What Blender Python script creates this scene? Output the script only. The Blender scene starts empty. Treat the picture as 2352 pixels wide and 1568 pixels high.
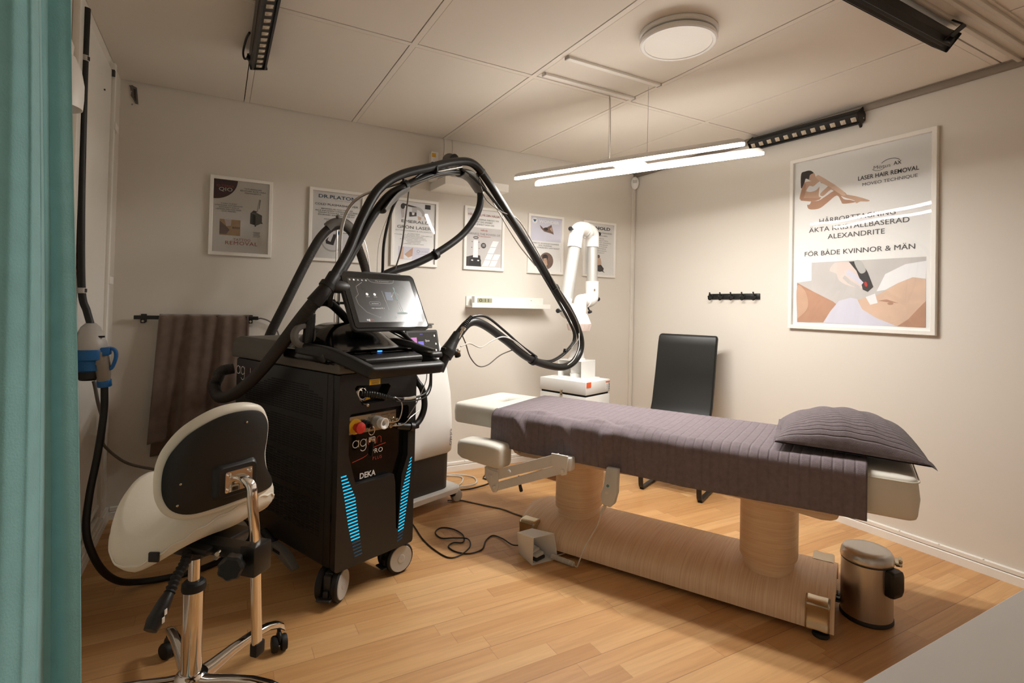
import bpy, bmesh, math, random
from mathutils import Vector, Matrix
random.seed(7)
scene = bpy.context.scene
COL = scene.collection
V = Vector
PI = math.pi

# ---------------------------------------------------------------- camera, world, exposure
cam_data = bpy.data.cameras.new('camera')
cam_data.sensor_width = 36.0
cam_data.lens = 1221.13 / 2352 * 36.0
cam_data.shift_y = -(784 - 682.97) / 2352
cam_data.clip_start = 0.02
cam = bpy.data.objects.new('camera', cam_data)
COL.objects.link(cam)
RT = V((0.87457, -0.48433, 0.02340)); UP = V((-0.02773, -0.00179, 0.99961)); FW = V((0.48410, 0.87488, 0.01500))
cam.matrix_world = Matrix((
    (RT.x, UP.x, -FW.x, 0.0), (RT.y, UP.y, -FW.y, 0.0), (RT.z, UP.z, -FW.z, 1.1368), (0, 0, 0, 1)))
scene.camera = cam
vs = scene.view_settings
vs.view_transform = 'Standard'
vs.look = 'None'
vs.gamma = 1.0
vs.use_curve_mapping = False
vs.exposure = 0.92
LAMP_STRENGTH = 118.0
WORLD_STRENGTH = 0.30
world = bpy.data.worlds.new('world')
scene.world = world
world.use_nodes = True
world.node_tree.nodes['Background'].inputs[0].default_value = (1.0, 0.89, 0.76, 1)
world.node_tree.nodes['Background'].inputs[1].default_value = WORLD_STRENGTH

# ---------------------------------------------------------------- materials
def lin(c):
    return tuple((x / 12.92 if x <= 0.04045 else ((x + 0.055) / 1.055) ** 2.4) for x in c)
def hexc(h):
    return lin(tuple(int(h[i:i + 2], 16) / 255 for i in (0, 2, 4)))
MATS = {}
def mat(name, col, rough=0.5, metal=0.0, vary=0.06, scale=12.0, bump=0.0, bscale=200.0, emit=None, estr=0.0,
        coat=0.0, sheen=0.0, spec=0.5, aniso=None):
    if isinstance(col, str): col = hexc(col)
    m = bpy.data.materials.new(name); m.use_nodes = True
    nt = m.node_tree; b = nt.nodes['Principled BSDF']
    b.inputs['Roughness'].default_value = rough
    b.inputs['Metallic'].default_value = metal
    b.inputs['Specular IOR Level'].default_value = spec
    if coat: b.inputs['Coat Weight'].default_value = coat; b.inputs['Coat Roughness'].default_value = 0.08
    if sheen:
        b.inputs['Sheen Weight'].default_value = sheen; b.inputs['Sheen Roughness'].default_value = 0.4
    tc = nt.nodes.new('ShaderNodeTexCoord')
    n = nt.nodes.new('ShaderNodeTexNoise'); n.inputs['Scale'].default_value = scale; n.inputs['Detail'].default_value = 4
    nt.links.new(tc.outputs['Object'], n.inputs['Vector'])
    mx = nt.nodes.new('ShaderNodeMix'); mx.data_type = 'RGBA'
    lo = tuple(c * (1 - vary) for c in col) + (1,); hi = tuple(min(1, c * (1 + vary)) for c in col) + (1,)
    mx.inputs[6].default_value = lo; mx.inputs[7].default_value = hi
    nt.links.new(n.outputs['Fac'], mx.inputs[0]); nt.links.new(mx.outputs[2], b.inputs['Base Color'])
    if aniso:
        mp = nt.nodes.new('ShaderNodeMapping'); mp.inputs['Scale'].default_value = aniso
        nt.links.new(tc.outputs['Object'], mp.inputs[0]); nt.links.new(mp.outputs[0], n.inputs['Vector'])
    if bump:
        n2 = nt.nodes.new('ShaderNodeTexNoise'); n2.inputs['Scale'].default_value = bscale; n2.inputs['Detail'].default_value = 3
        nt.links.new(tc.outputs['Object'], n2.inputs['Vector'])
        bp = nt.nodes.new('ShaderNodeBump'); bp.inputs['Strength'].default_value = bump; bp.inputs['Distance'].default_value = 0.002
        nt.links.new(n2.outputs['Fac'], bp.inputs['Height']); nt.links.new(bp.outputs[0], b.inputs['Normal'])
    if emit:
        if isinstance(emit, str): emit = hexc(emit)
        b.inputs['Emission Color'].default_value = emit + (1,); b.inputs['Emission Strength'].default_value = estr
    MATS[name] = m
    return m

def wood_floor():
    m = bpy.data.materials.new('oak_floor'); m.use_nodes = True
    nt = m.node_tree; b = nt.nodes['Principled BSDF']; N = nt.nodes.new; L = nt.links.new
    tc = N('ShaderNodeTexCoord'); sp = N('ShaderNodeSeparateXYZ'); L(tc.outputs['Object'], sp.inputs[0])
    def math_(op, a, bb=None, c=None):
        q = N('ShaderNodeMath'); q.operation = op
        for i, s in enumerate((a, bb, c)):
            if s is None: continue
            if isinstance(s, (int, float)): q.inputs[i].default_value = s
            else: L(s, q.inputs[i])
        return q.outputs[0]
    row = math_('FLOOR', math_('DIVIDE', sp.outputs['Y'], 0.066))
    wn = N('ShaderNodeTexWhiteNoise'); wn.noise_dimensions = '1D'; L(row, wn.inputs['W'])
    off = math_('MULTIPLY', wn.outputs['Value'], 3.0)
    xs = math_('DIVIDE', math_('ADD', sp.outputs['X'], off), 0.52)
    colm = math_('FLOOR', xs)
    cmb = N('ShaderNodeCombineXYZ'); L(row, cmb.inputs[0]); L(colm, cmb.inputs[1])
    w2 = N('ShaderNodeTexWhiteNoise'); w2.noise_dimensions = '2D'; L(cmb.outputs[0], w2.inputs['Vector'])
    # grain
    mp = N('ShaderNodeMapping'); mp.inputs['Scale'].default_value = (2.2, 34, 2); L(tc.outputs['Object'], mp.inputs[0])
    ad = N('ShaderNodeVectorMath'); ad.operation = 'ADD'; L(mp.outputs[0], ad.inputs[0])
    sc = N('ShaderNodeVectorMath'); sc.operation = 'SCALE'; L(w2.outputs['Color'], sc.inputs[0]); sc.inputs['Scale'].default_value = 40
    L(sc.outputs[0], ad.inputs[1])
    g = N('ShaderNodeTexNoise'); g.inputs['Scale'].default_value = 1.6; g.inputs['Detail'].default_value = 8; g.inputs['Distortion'].default_value = 0.7
    L(ad.outputs[0], g.inputs['Vector'])
    r1 = N('ShaderNodeValToRGB'); L(w2.outputs['Value'], r1.inputs[0])
    e = r1.color_ramp.elements
    e[0].position = 0; e[0].color = hexc('C2905A') + (1,)
    e[1].position = 1; e[1].color = hexc('D9AC76') + (1,)
    k = r1.color_ramp.elements.new(0.5); k.color = hexc('CE9D67') + (1,)
    r2 = N('ShaderNodeValToRGB'); L(g.outputs['Fac'], r2.inputs[0])
    e = r2.color_ramp.elements; e[0].position = 0.32; e[0].color = (0.86, 0.83, 0.80, 1); e[1].position = 0.62; e[1].color = (1, 1, 1, 1)
    mul = N('ShaderNodeMix'); mul.data_type = 'RGBA'; mul.blend_type = 'MULTIPLY'; mul.inputs[0].default_value = 1
    L(r1.outputs[0], mul.inputs[6]); L(r2.outputs[0], mul.inputs[7])
    # seams: light bevel lines between boards (every third row a real board joint)
    fy = math_('FRACT', math_('DIVIDE', sp.outputs['Y'], 0.198))
    ey = math_('LESS_THAN', fy, 0.014)
    fr = math_('FRACT', math_('DIVIDE', sp.outputs['Y'], 0.066)); ey2 = math_('LESS_THAN', fr, 0.02)
    fx = math_('FRACT', xs); ex = math_('LESS_THAN', fx, 0.004)
    seam = math_('MAXIMUM', math_('MULTIPLY', ey, 0.5), math_('MAXIMUM', math_('MULTIPLY', ex, 0.35), math_('MULTIPLY', ey2, 0.12)))
    dk = N('ShaderNodeMix'); dk.data_type = 'RGBA'; L(seam, dk.inputs[0]); L(mul.outputs[2], dk.inputs[6]); dk.inputs[7].default_value = hexc('6A4424') + (1,)
    L(dk.outputs[2], b.inputs['Base Color'])
    b.inputs['Roughness'].default_value = 0.42
    bp = N('ShaderNodeBump'); bp.inputs['Strength'].default_value = 0.08; bp.inputs['Distance'].default_value = 0.002
    L(g.outputs['Fac'], bp.inputs['Height']); L(bp.outputs[0], b.inputs['Normal'])
    return m

def veneer(name, c1, c2, scale):
    m = bpy.data.materials.new(name); m.use_nodes = True
    nt = m.node_tree; b = nt.nodes['Principled BSDF']; N = nt.nodes.new; L = nt.links.new
    tc = N('ShaderNodeTexCoord'); mp = N('ShaderNodeMapping'); mp.inputs['Scale'].default_value = scale
    L(tc.outputs['Object'], mp.inputs[0])
    g = N('ShaderNodeTexNoise'); g.inputs['Scale'].default_value = 1.0; g.inputs['Detail'].default_value = 6; g.inputs['Distortion'].default_value = 0.4
    L(mp.outputs[0], g.inputs['Vector'])
    r = N('ShaderNodeValToRGB'); L(g.outputs['Fac'], r.inputs[0])
    e = r.color_ramp.elements; e[0].position = 0.3; e[0].color = hexc(c1) + (1,); e[1].position = 0.68; e[1].color = hexc(c2) + (1,)
    L(r.outputs[0], b.inputs['Base Color']); b.inputs['Roughness'].default_value = 0.45
    MATS[name] = m
    return m

def towel_mat(name, col, rib=38.0, axis='X', rib_str=0.5, wide=0.0):
    """terry cloth: pile bump and stitched ribs along one axis"""
    m = mat(name, col, 0.95, vary=0.25, scale=60, sheen=0.12)
    nt = m.node_tree; b = nt.nodes['Principled BSDF']; N = nt.nodes.new; L = nt.links.new
    tc = N('ShaderNodeTexCoord'); sp = N('ShaderNodeSeparateXYZ')
    L(tc.outputs['UV'], sp.inputs[0])
    w = N('ShaderNodeMath'); w.operation = 'MULTIPLY'; L(sp.outputs[axis], w.inputs[0]); w.inputs[1].default_value = rib
    f = N('ShaderNodeMath'); f.operation = 'FRACT'; L(w.outputs[0], f.inputs[0])
    pp = N('ShaderNodeMath'); pp.operation = 'PINGPONG'; L(f.outputs[0], pp.inputs[0]); pp.inputs[1].default_value = 0.5
    cl = N('ShaderNodeMapRange'); L(pp.outputs[0], cl.inputs[0]); cl.inputs[1].default_value = 0.0; cl.inputs[2].default_value = 0.16
    n = N('ShaderNodeTexNoise'); n.inputs['Scale'].default_value = 420; n.inputs['Detail'].default_value = 2; L(tc.outputs['Object'], n.inputs['Vector'])
    ad = N('ShaderNodeMath'); ad.operation = 'MULTIPLY_ADD'; L(cl.outputs[0], ad.inputs[0]); ad.inputs[1].default_value = rib_str; L(n.outputs['Fac'], ad.inputs[2])
    bp = N('ShaderNodeBump'); bp.inputs['Strength'].default_value = 0.8; bp.inputs['Distance'].default_value = 0.003
    L(ad.outputs[0], bp.inputs['Height']); L(bp.outputs[0], b.inputs['Normal'])
    return m

mat('wall_paint', 'DED7CC', 0.75, vary=0.015, scale=2, bump=0.05, bscale=160)
mat('ceiling_tile', 'E6DED3', 0.85, vary=0.015, scale=3, bump=0.08, bscale=260)
mat('ceiling_grid', 'E6DED3', 0.6, vary=0.01)
mat('gap_dark', '3A2E24', 0.9)
mat('trim_white', 'EEEAE2', 0.45, vary=0.02)
mat('trim_grey', '8D8275', 0.6)
mat('track_white', 'D8D0C4', 0.4)
mat('white_metal', 'E9E7E2', 0.38, vary=0.02)
mat('white_plastic', 'ECEAE6', 0.35, vary=0.02)
mat('white_leather', 'E9E2D2', 0.42, vary=0.04, scale=8, bump=0.08, bscale=320)
mat('cream_leather', 'E6E2D6', 0.52, vary=0.03, scale=8, bump=0.06, bscale=320)
mat('black_plastic', '151413', 0.42, vary=0.1)
mat('black_gloss', '0A0909', 0.12, vary=0.05)
mat('black_body', '1C1A19', 0.45, vary=0.05, bump=0.05, bscale=500)
mat('grey_cover', '605B53', 0.5, vary=0.04, bump=0.05, bscale=500)
mat('dark_grey', '33312F', 0.5, vary=0.05)
mat('mid_grey', '6A6863', 0.45, vary=0.04)
mat('handset_grey', 'D3D4D0', 0.4)
mat('light_grey', 'B9B6B0', 0.4, vary=0.03)
mat('rubber', '111010', 0.6, vary=0.1)
mat('hose_black', '0E0D0C', 0.4, vary=0.1)
mat('hose_ribbed', '2C2520', 0.55, vary=0.12)
mat('black_leather', '14130F', 0.42, vary=0.08, bump=0.12, bscale=420)
mat('black_metal', '141312', 0.38, vary=0.06)
mat('slot_dark', '050505', 0.8)
mat('chrome', 'E6E1DA', 0.08, 1.0, vary=0.01)
mat('satin_steel', 'C6C3BF', 0.3, 1.0, vary=0.06, scale=1.0, aniso=(260, 260, 2))
mat('alu', 'CFCDC8', 0.32, 1.0, vary=0.02)
mat('tube_alu', 'B9B7B2', 0.5, 0.35, vary=0.02)
mat('nickel', 'C2B7A2', 0.22, 1.0, vary=0.03)
mat('red_button', 'C8342C', 0.35)
mat('yellow', 'D8A71E', 0.5)
mat('orange', 'F2693A', 0.55)
mat('blue_plug', '1560A0', 0.4, vary=0.08)
mat('clear_grey', '8E857A', 0.3, vary=0.05)
mat('cable_black', '0F0E0D', 0.5)
mat('cable_grey', '6B655C', 0.5)
mat('cable_white', 'D9D4CA', 0.5)
mat('paper', 'F0EDE8', 0.6, vary=0.01)
mat('ink', '4A4442', 0.6)
mat('ink_soft', '7F7975', 0.6)
mat('ink_faint', 'A5A19C', 0.6)
mat('ink_black', '1E1B1A', 0.6)
mat('ink_blue', '2C4F6E', 0.6)
mat('ink_red', '8E2F2A', 0.6)
mat('ink_redsoft', 'B45A50', 0.6)
mat('logo_white', 'EDE8E2', 0.5)
mat('logo_red', 'B8402C', 0.5)
mat('logo_red_dim', '5A2A28', 0.5)
mat('led_cyan', '0A4A66', 0.4, emit='0CBAE6', estr=0.65)
mat('led_cyan_dim', '12303C', 0.4, emit='0B5F80', estr=0.12)
mat('led_blue', '3A8CFF', 0.4, emit='3A8CFF', estr=2.0)
mat('lens', 'C9BBA6', 0.15, vary=0.3, scale=300, coat=0.5)
mat('lamp_tube', 'FFFFFF', 0.4, emit=(1.0, 0.975, 0.935), estr=LAMP_STRENGTH)
mat('lamp_side', 'FFFFFF', 0.4, emit=(1.0, 0.95, 0.88), estr=LAMP_STRENGTH * 0.34)
mat('curtain_cloth', '84C0C6', 0.85, vary=0.14, scale=26, sheen=0.5, bump=0.3, bscale=350)
mat('towel_brown', '725F53', 0.95, vary=0.3, scale=24, sheen=0.4, bump=0.6, bscale=500)
mat('desk_grey', 'CFCBC5', 0.4, vary=0.02)
mat('lcd', 'A3A083', 0.3)
mat('skin_a', 'DBBBA2', 0.6, vary=0.12, scale=14); mat('skin_b', 'CBA68C', 0.6, vary=0.14, scale=14); mat('skin_c', 'BC9176', 0.6, vary=0.2, scale=10)
mat('photo_grey', 'C9C3BE', 0.6, vary=0.1, scale=9); mat('photo_white', 'EDEBEA', 0.6, vary=0.03); mat('photo_lav', 'D5D2DC', 0.6, vary=0.06, scale=8)
mat('photo_dark', '3A3431', 0.6, vary=0.3, scale=30); mat('photo_tan', 'BF9D72', 0.6, vary=0.25, scale=18); mat('glove', 'E0CFC6', 0.6, vary=0.08)
mat('maroon', '4A2C36', 0.5); mat('photo_brown', '7C6256', 0.6, vary=0.4, scale=30); mat('hair', '2B211C', 0.6)
mat('screen_dark', '2A2826', 0.24, vary=0.05, spec=0.6)
mat('ui_line', '8C8B88', 0.5, emit='A8A7A3', estr=0.12); mat('ui_white', 'D5D4D0', 0.5, emit='E5E4E0', estr=0.2)
mat('ui_blue', '20304E', 0.4, emit='22345C', estr=0.08); mat('ui_pink', 'B06FA8', 0.5, emit='A060A0', estr=0.35); mat('ui_violet', '6C62B8', 0.5, emit='5C58B8', estr=0.35)
mat('ui_teal', '46625E', 0.5, emit='3C6C64', estr=0.1)
MATS['floor'] = wood_floor()
veneer('veneer_base', 'E4BF98', 'F5DBBB', (230, 5, 5))
veneer('veneer_column', 'DFBC95', 'F0D6B4', (5, 5, 260))
towel_mat('towel_plum', '7E7276', 46, 'X', 1.5)
towel_mat('pillow_plum', '786D70', 24, 'Y', 2.4)

def glossy_pane():
    m = bpy.data.materials.new('acrylic_pane'); m.use_nodes = True
    nt = m.node_tree; N = nt.nodes.new; L = nt.links.new
    for n in list(nt.nodes): nt.nodes.remove(n)
    out = N('ShaderNodeOutputMaterial'); mixs = N('ShaderNodeMixShader'); tr = N('ShaderNodeBsdfTransparent'); gl = N('ShaderNodeBsdfGlossy')
    gl.inputs['Roughness'].default_value = 0.015
    fr = N('ShaderNodeFresnel'); fr.inputs['IOR'].default_value = 1.28
    tc = N('ShaderNodeTexCoord'); n = N('ShaderNodeTexNoise'); n.inputs['Scale'].default_value = 3.0; n.inputs['Detail'].default_value = 0
    L(tc.outputs['Object'], n.inputs['Vector'])
    bp = N('ShaderNodeBump'); bp.inputs['Strength'].default_value = 0.25; bp.inputs['Distance'].default_value = 0.02
    L(n.outputs['Fac'], bp.inputs['Height']); L(bp.outputs[0], gl.inputs['Normal'])
    L(fr.outputs[0], mixs.inputs[0]); L(tr.outputs[0], mixs.inputs[1]); L(gl.outputs[0], mixs.inputs[2]); L(mixs.outputs[0], out.inputs[0])
    MATS['pane'] = m
glossy_pane()

# ---------------------------------------------------------------- mesh builder
def catmull(pts, res=8, closed=False):
    P = [V(p) for p in pts]; n = len(P)
    if n < 3: return P
    out = []
    rng = n if closed else n - 1
    for i in range(rng):
        p1 = P[i]; p2 = P[(i + 1) % n]
        p0 = P[i - 1] if (closed or i > 0) else p1 + (p1 - p2)
        p3 = P[(i + 2) % n] if (closed or i + 2 < n) else p2 + (p2 - p1)
        for k in range(res):
            t = k / res
            out.append(0.5 * ((2 * p1) + (p2 - p0) * t + (2 * p0 - 5 * p1 + 4 * p2 - p3) * t * t + (-p0 + 3 * p1 - 3 * p2 + p3) * t ** 3))
    if not closed: out.append(P[-1])
    return out

def rrect(w, h, r, n=5, cx=0.0, cy=0.0):
    out = []
    for (sx, sy, a0) in ((1, 1, 0), (-1, 1, 90), (-1, -1, 180), (1, -1, 270)):
        for k in range(n + 1):
            a = math.radians(a0 + 90 * k / n)
            out.append((cx + sx * (w / 2 - r) + r * math.cos(a), cy + sy * (h / 2 - r) + r * math.sin(a)))
    return out

class MB:
    def __init__(s): s.bm = bmesh.new(); s.uv = None
    def _mi(s, faces, mi):
        for f in faces: f.material_index = mi
    def box(s, c, d, mi=0, bev=0.0, seg=2, rot=None):
        M = Matrix.Translation(V(c))
        if rot is not None: M = M @ (rot if isinstance(rot, Matrix) else Matrix.Rotation(rot, 4, 'Z'))
        M = M @ Matrix.Diagonal((d[0], d[1], d[2], 1))
        r = bmesh.ops.create_cube(s.bm, size=1.0, matrix=M); vs_ = r['verts']
        faces = list({f for v in vs_ for f in v.link_faces})
        s._mi(faces, mi)
        if bev:
            es = list({e for v in vs_ for e in v.link_edges})
            r = bmesh.ops.bevel(s.bm, geom=es, offset=bev, segments=seg, affect='EDGES', profile=0.5)
            s._mi(r['faces'], mi)
        return s
    def ring_skin(s, rings, mi=0, closed=True, cap0=True, cap1=True, loop=False):
        bmv = [[s.bm.verts.new(p) for p in r] for r in rings]
        n = len(bmv[0]); fs = []
        pairs = list(zip(bmv[:-1], bmv[1:]))
        if loop: pairs.append((bmv[-1], bmv[0]))
        for a, b in pairs:
            for i in range(n if closed else n - 1):
                j = (i + 1) % n
                try: fs.append(s.bm.faces.new((a[i], a[j], b[j], b[i])))
                except ValueError: pass
        if not loop and closed:
            if cap0: fs.append(s.bm.faces.new(list(reversed(bmv[0]))))
            if cap1: fs.append(s.bm.faces.new(bmv[-1]))
        s._mi(fs, mi); return s
    def cyl(s, p0, p1, r0, r1=None, seg=24, mi=0, bev=0.0):
        p0 = V(p0); p1 = V(p1); r1 = r0 if r1 is None else r1
        d = (p1 - p0).normalized(); a = d.orthogonal().normalized(); b = d.cross(a)
        L = (p1 - p0).length
        def ring(p, r): return [p + (a * math.cos(2 * PI * k / seg) + b * math.sin(2 * PI * k / seg)) * r for k in range(seg)]
        if bev:
            rings = [ring(p0, r0 - bev), ring(p0 + d * bev * 0.3, r0 - bev * 0.3), ring(p0 + d * bev, r0), ring(p1 - d * bev, r1), ring(p1 - d * bev * 0.3, r1 - bev * 0.3), ring(p1, r1 - bev)]
        else: rings = [ring(p0, r0), ring(p1, r1)]
        return s.ring_skin(rings, mi)
    def lathe(s, prof, o=(0, 0, 0), axis=(0, 0, 1), seg=32, mi=0, caps=True):
        o = V(o); d = V(axis).normalized(); a = d.orthogonal().normalized(); b = d.cross(a)
        rings = [[o + d * z + (a * math.cos(2 * PI * k / seg) + b * math.sin(2 * PI * k / seg)) * max(r, 1e-4) for k in range(seg)] for r, z in prof]
        return s.ring_skin(rings, mi, cap0=caps, cap1=caps)
    def tube(s, pts, r, seg=12, res=8, mi=0, closed=False, smooth=True, ribs=0.0, rib_pitch=0.008, sec=None):
        P = catmull(pts, res, closed) if smooth else [V(p) for p in pts]
        if ribs:
            L = [0]
            for a, b in zip(P[:-1], P[1:]): L.append(L[-1] + (b - a).length)
            nn = max(4, int(L[-1] / rib_pitch * 2)); Q = []; j = 0
            for k in range(nn + 1):
                t = L[-1] * k / nn
                while j < len(L) - 2 and L[j + 1] < t: j += 1
                f = (t - L[j]) / max(1e-9, L[j + 1] - L[j]); Q.append(P[j].lerp(P[j + 1], f))
            P = Q
        n = len(P)
        rad = (lambda k: r) if isinstance(r, (int, float)) else (lambda k: r[0] + (r[-1] - r[0]) * k / max(1, n - 1) if len(r) == 2 else _interp(r, k / max(1, n - 1)))
        rings = []; up = None
        for k in range(n):
            a = P[k - 1] if (closed or k > 0) else P[k]; b = P[(k + 1) % n] if (closed or k < n - 1) else P[k]
            t = (b - a); t = t.normalized() if t.length > 1e-9 else V((0, 0, 1))
            if up is None: up = t.orthogonal().normalized() if sec is None else (V((0, 0, 1)) - t * t.z).normalized() if abs(t.z) < 0.98 else V((1, 0, 0))
            up = (up - t * up.dot(t)).normalized(); sd = t.cross(up)
            rr = rad(k)
            if ribs and k % 2: rr = rr - ribs
            if sec is None: rings.append([P[k] + (up * math.cos(2 * PI * j / seg) + sd * math.sin(2 * PI * j / seg)) * rr for j in range(seg)])
            else: rings.append([P[k] + sd * x + up * y for x, y in sec])
        return s.ring_skin(rings, mi, loop=closed)
    def prism(s, poly, vec, mi=0, bev=0.0, seg=2):
        poly = [V(p) for p in poly]; vec = V(vec)
        a = [s.bm.verts.new(p) for p in poly]; b = [s.bm.verts.new(p + vec) for p in poly]; n = len(a)
        fs = [s.bm.faces.new(list(reversed(a))), s.bm.faces.new(b)]
        for i in range(n): fs.append(s.bm.faces.new((a[i], a[(i + 1) % n], b[(i + 1) % n], b[i])))
        s._mi(fs, mi)
        if bev:
            es = list({e for f in fs for e in f.edges})
            r = bmesh.ops.bevel(s.bm, geom=es, offset=bev, segments=seg, affect='EDGES', profile=0.5)
            s._mi(r['faces'], mi)
        return s
    def face(s, poly, mi=0):
        f = s.bm.faces.new([s.bm.verts.new(V(p)) for p in poly]); f.material_index = mi; return s
    def grid(s, fn, nu, nv, mi=0, cu=False, cv=False, uv=True):
        vv = [[s.bm.verts.new(V(fn(i / (nu if cu else nu - 1), j / (nv if cv else nv - 1)))) for j in range(nv)] for i in range(nu)]
        lay = s.bm.loops.layers.uv.verify() if uv else None
        for i in range(nu if cu else nu - 1):
            for j in range(nv if cv else nv - 1):
                q = (vv[i][j], vv[(i + 1) % nu][j], vv[(i + 1) % nu][(j + 1) % nv], vv[i][(j + 1) % nv])
                f = s.bm.faces.new(q); f.material_index = mi
                if lay:
                    uu = ((i, j), (i + 1, j), (i + 1, j + 1), (i, j + 1))
                    for lp, (x, y) in zip(f.loops, uu): lp[lay].uv = (x / max(1, nu - 1), y / max(1, nv - 1))
        return s
    def sphere(s, c, r, mi=0, seg=20, rot=None):
        if isinstance(r, (int, float)): r = (r, r, r)
        M = Matrix.Translation(V(c)) @ (rot or Matrix.Identity(4)) @ Matrix.Diagonal((r[0], r[1], r[2], 1))
        q = bmesh.ops.create_uvsphere(s.bm, u_segments=seg, v_segments=max(8, seg // 2), radius=1.0, matrix=M)
        s._mi({f for v in q['verts'] for f in v.link_faces}, mi); return s
    def curve2d(s, curve, f, mi):
        o = bpy.data.objects.new('tmp', curve); COL.objects.link(o)
        dg = bpy.context.evaluated_depsgraph_get()
        me = bpy.data.meshes.new_from_object(o.evaluated_get(dg))
        vv = [s.bm.verts.new(f(v.co)) for v in me.vertices]
        for p in me.polygons:
            try: s.bm.faces.new([vv[i] for i in p.vertices]).material_index = mi
            except ValueError: pass
        bpy.data.objects.remove(o); bpy.data.curves.remove(curve); bpy.data.meshes.remove(me)
        return s
    def plate(s, outer, holes, depth, f, mi=0):
        """flat plate with holes; outlines in 2D, extruded over depth, placed by f(x, y, d)"""
        c = bpy.data.curves.new('tmp', 'CURVE'); c.dimensions = '2D'; c.fill_mode = 'BOTH'; c.extrude = depth / 2
        for pl in [outer] + list(holes):
            sp = c.splines.new('POLY'); sp.points.add(len(pl) - 1); sp.use_cyclic_u = True
            for q, p in zip(sp.points, pl): q.co = (p[0], p[1], 0, 1)
        s.curve2d(c, lambda v: V(f(v.x, v.y, v.z + depth / 2)), mi)
        bmesh.ops.remove_doubles(s.bm, verts=s.bm.verts, dist=1e-6)
        return s
    def text(s, txt, f, size=0.05, x0=None, x1=None, align='CENTER', mi=0, bold=0.0, res=3, spacing=1.0, shear=0.0):
        """text laid out in 2D, fitted to x0..x1 when both given, placed by f(x, y)"""
        c = bpy.data.curves.new('tmp', 'FONT'); c.body = txt; c.size = size; c.resolution_u = res; c.offset = bold * size
        c.align_x = 'LEFT'; c.fill_mode = 'FRONT'; c.space_character = spacing; c.shear = shear
        o = bpy.data.objects.new('tmp', c); COL.objects.link(o)
        dg = bpy.context.evaluated_depsgraph_get()
        me = bpy.data.meshes.new_from_object(o.evaluated_get(dg))
        xs = [v.co.x for v in me.vertices] or [0, 1]
        a, b = min(xs), max(xs)
        if x0 is not None and x1 is not None:
            k = (x1 - x0) / (b - a); g = lambda x: x0 + (x - a) * k
        elif x0 is not None: g = lambda x: x0 + (x - a)
        else: g = lambda x: (x - (a + b) / 2) + (x1 or 0)
        vv = [s.bm.verts.new(V(f(g(v.co.x), v.co.y))) for v in me.vertices]
        for p in me.polygons:
            try: s.bm.faces.new([vv[i] for i in p.vertices]).material_index = mi
            except ValueError: pass
        bpy.data.objects.remove(o); bpy.data.curves.remove(c); bpy.data.meshes.remove(me)
        return s
    def build(s, name, mats, parent=None, world=False, angle=35.0, normals=True, xf=None):
        if xf is not None: s.bm.transform(xf)
        if world and parent is not None:
            r = parent
            M = parent.matrix_basis.copy()
            while r.parent is not None: r = r.parent; M = r.matrix_basis @ M
            s.bm.transform(M.inverted())
        if normals: bmesh.ops.recalc_face_normals(s.bm, faces=s.bm.faces)
        me = bpy.data.meshes.new(name); s.bm.to_mesh(me); s.bm.free()
        if isinstance(mats, str): mats = [mats]
        for m in mats: me.materials.append(MATS[m])
        me.polygons.foreach_set('use_smooth', [True] * len(me.polygons))
        me.set_sharp_from_angle(angle=math.radians(angle))
        o = bpy.data.objects.new(name, me); COL.objects.link(o)
        if parent is not None: o.parent = parent
        return o

def _interp(r, t):
    x = t * (len(r) - 1); i = min(int(x), len(r) - 2); return r[i] + (r[i + 1] - r[i]) * (x - i)

def thing(name, label, cat, loc=(0, 0, 0), rotz=0.0, group=None):
    o = bpy.data.objects.new(name, None); COL.objects.link(o)
    o.empty_display_size = 0.05
    o.matrix_basis = Matrix.Translation(V(loc)) @ Matrix.Rotation(math.radians(rotz), 4, 'Z')
    return tag(o, label, cat, group)
def tag(o, label, cat, group=None):
    o['label'] = label; o['category'] = cat
    if group: o['group'] = group
    return o
def struct(o): o['kind'] = 'structure'; return o
# ---------------------------------------------------------------- room shell
XL, XR, YB, ZC, YF = -0.468, 3.008, 3.369, 2.2526, -1.1
b = MB(); b.box(((XL + XR) / 2, (YF + YB) / 2, -0.03), (XR - XL + 0.2, YB - YF + 0.2, 0.06)); struct(b.build('floor', 'floor'))
b = MB(); b.box(((XL + XR) / 2, YB + 0.05, 1.18), (XR - XL + 0.2, 0.1, 2.36)); struct(b.build('wall_back', 'wall_paint'))
b = MB(); b.box((XL - 0.05, (YF + YB) / 2, 1.18), (0.1, YB - YF, 2.36)); struct(b.build('wall_left', 'wall_paint'))
b = MB(); b.box((XR + 0.05, (YF + YB) / 2, 1.18), (0.1, YB - YF, 2.36)); struct(b.build('wall_right', 'wall_paint'))
b = MB(); b.box((1.72, YF - 0.05, 1.18), (2.66, 0.1, 2.36)); struct(b.build('wall_front', 'wall_paint'))  # unseen wall, added to let world light in only through the left gap

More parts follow.
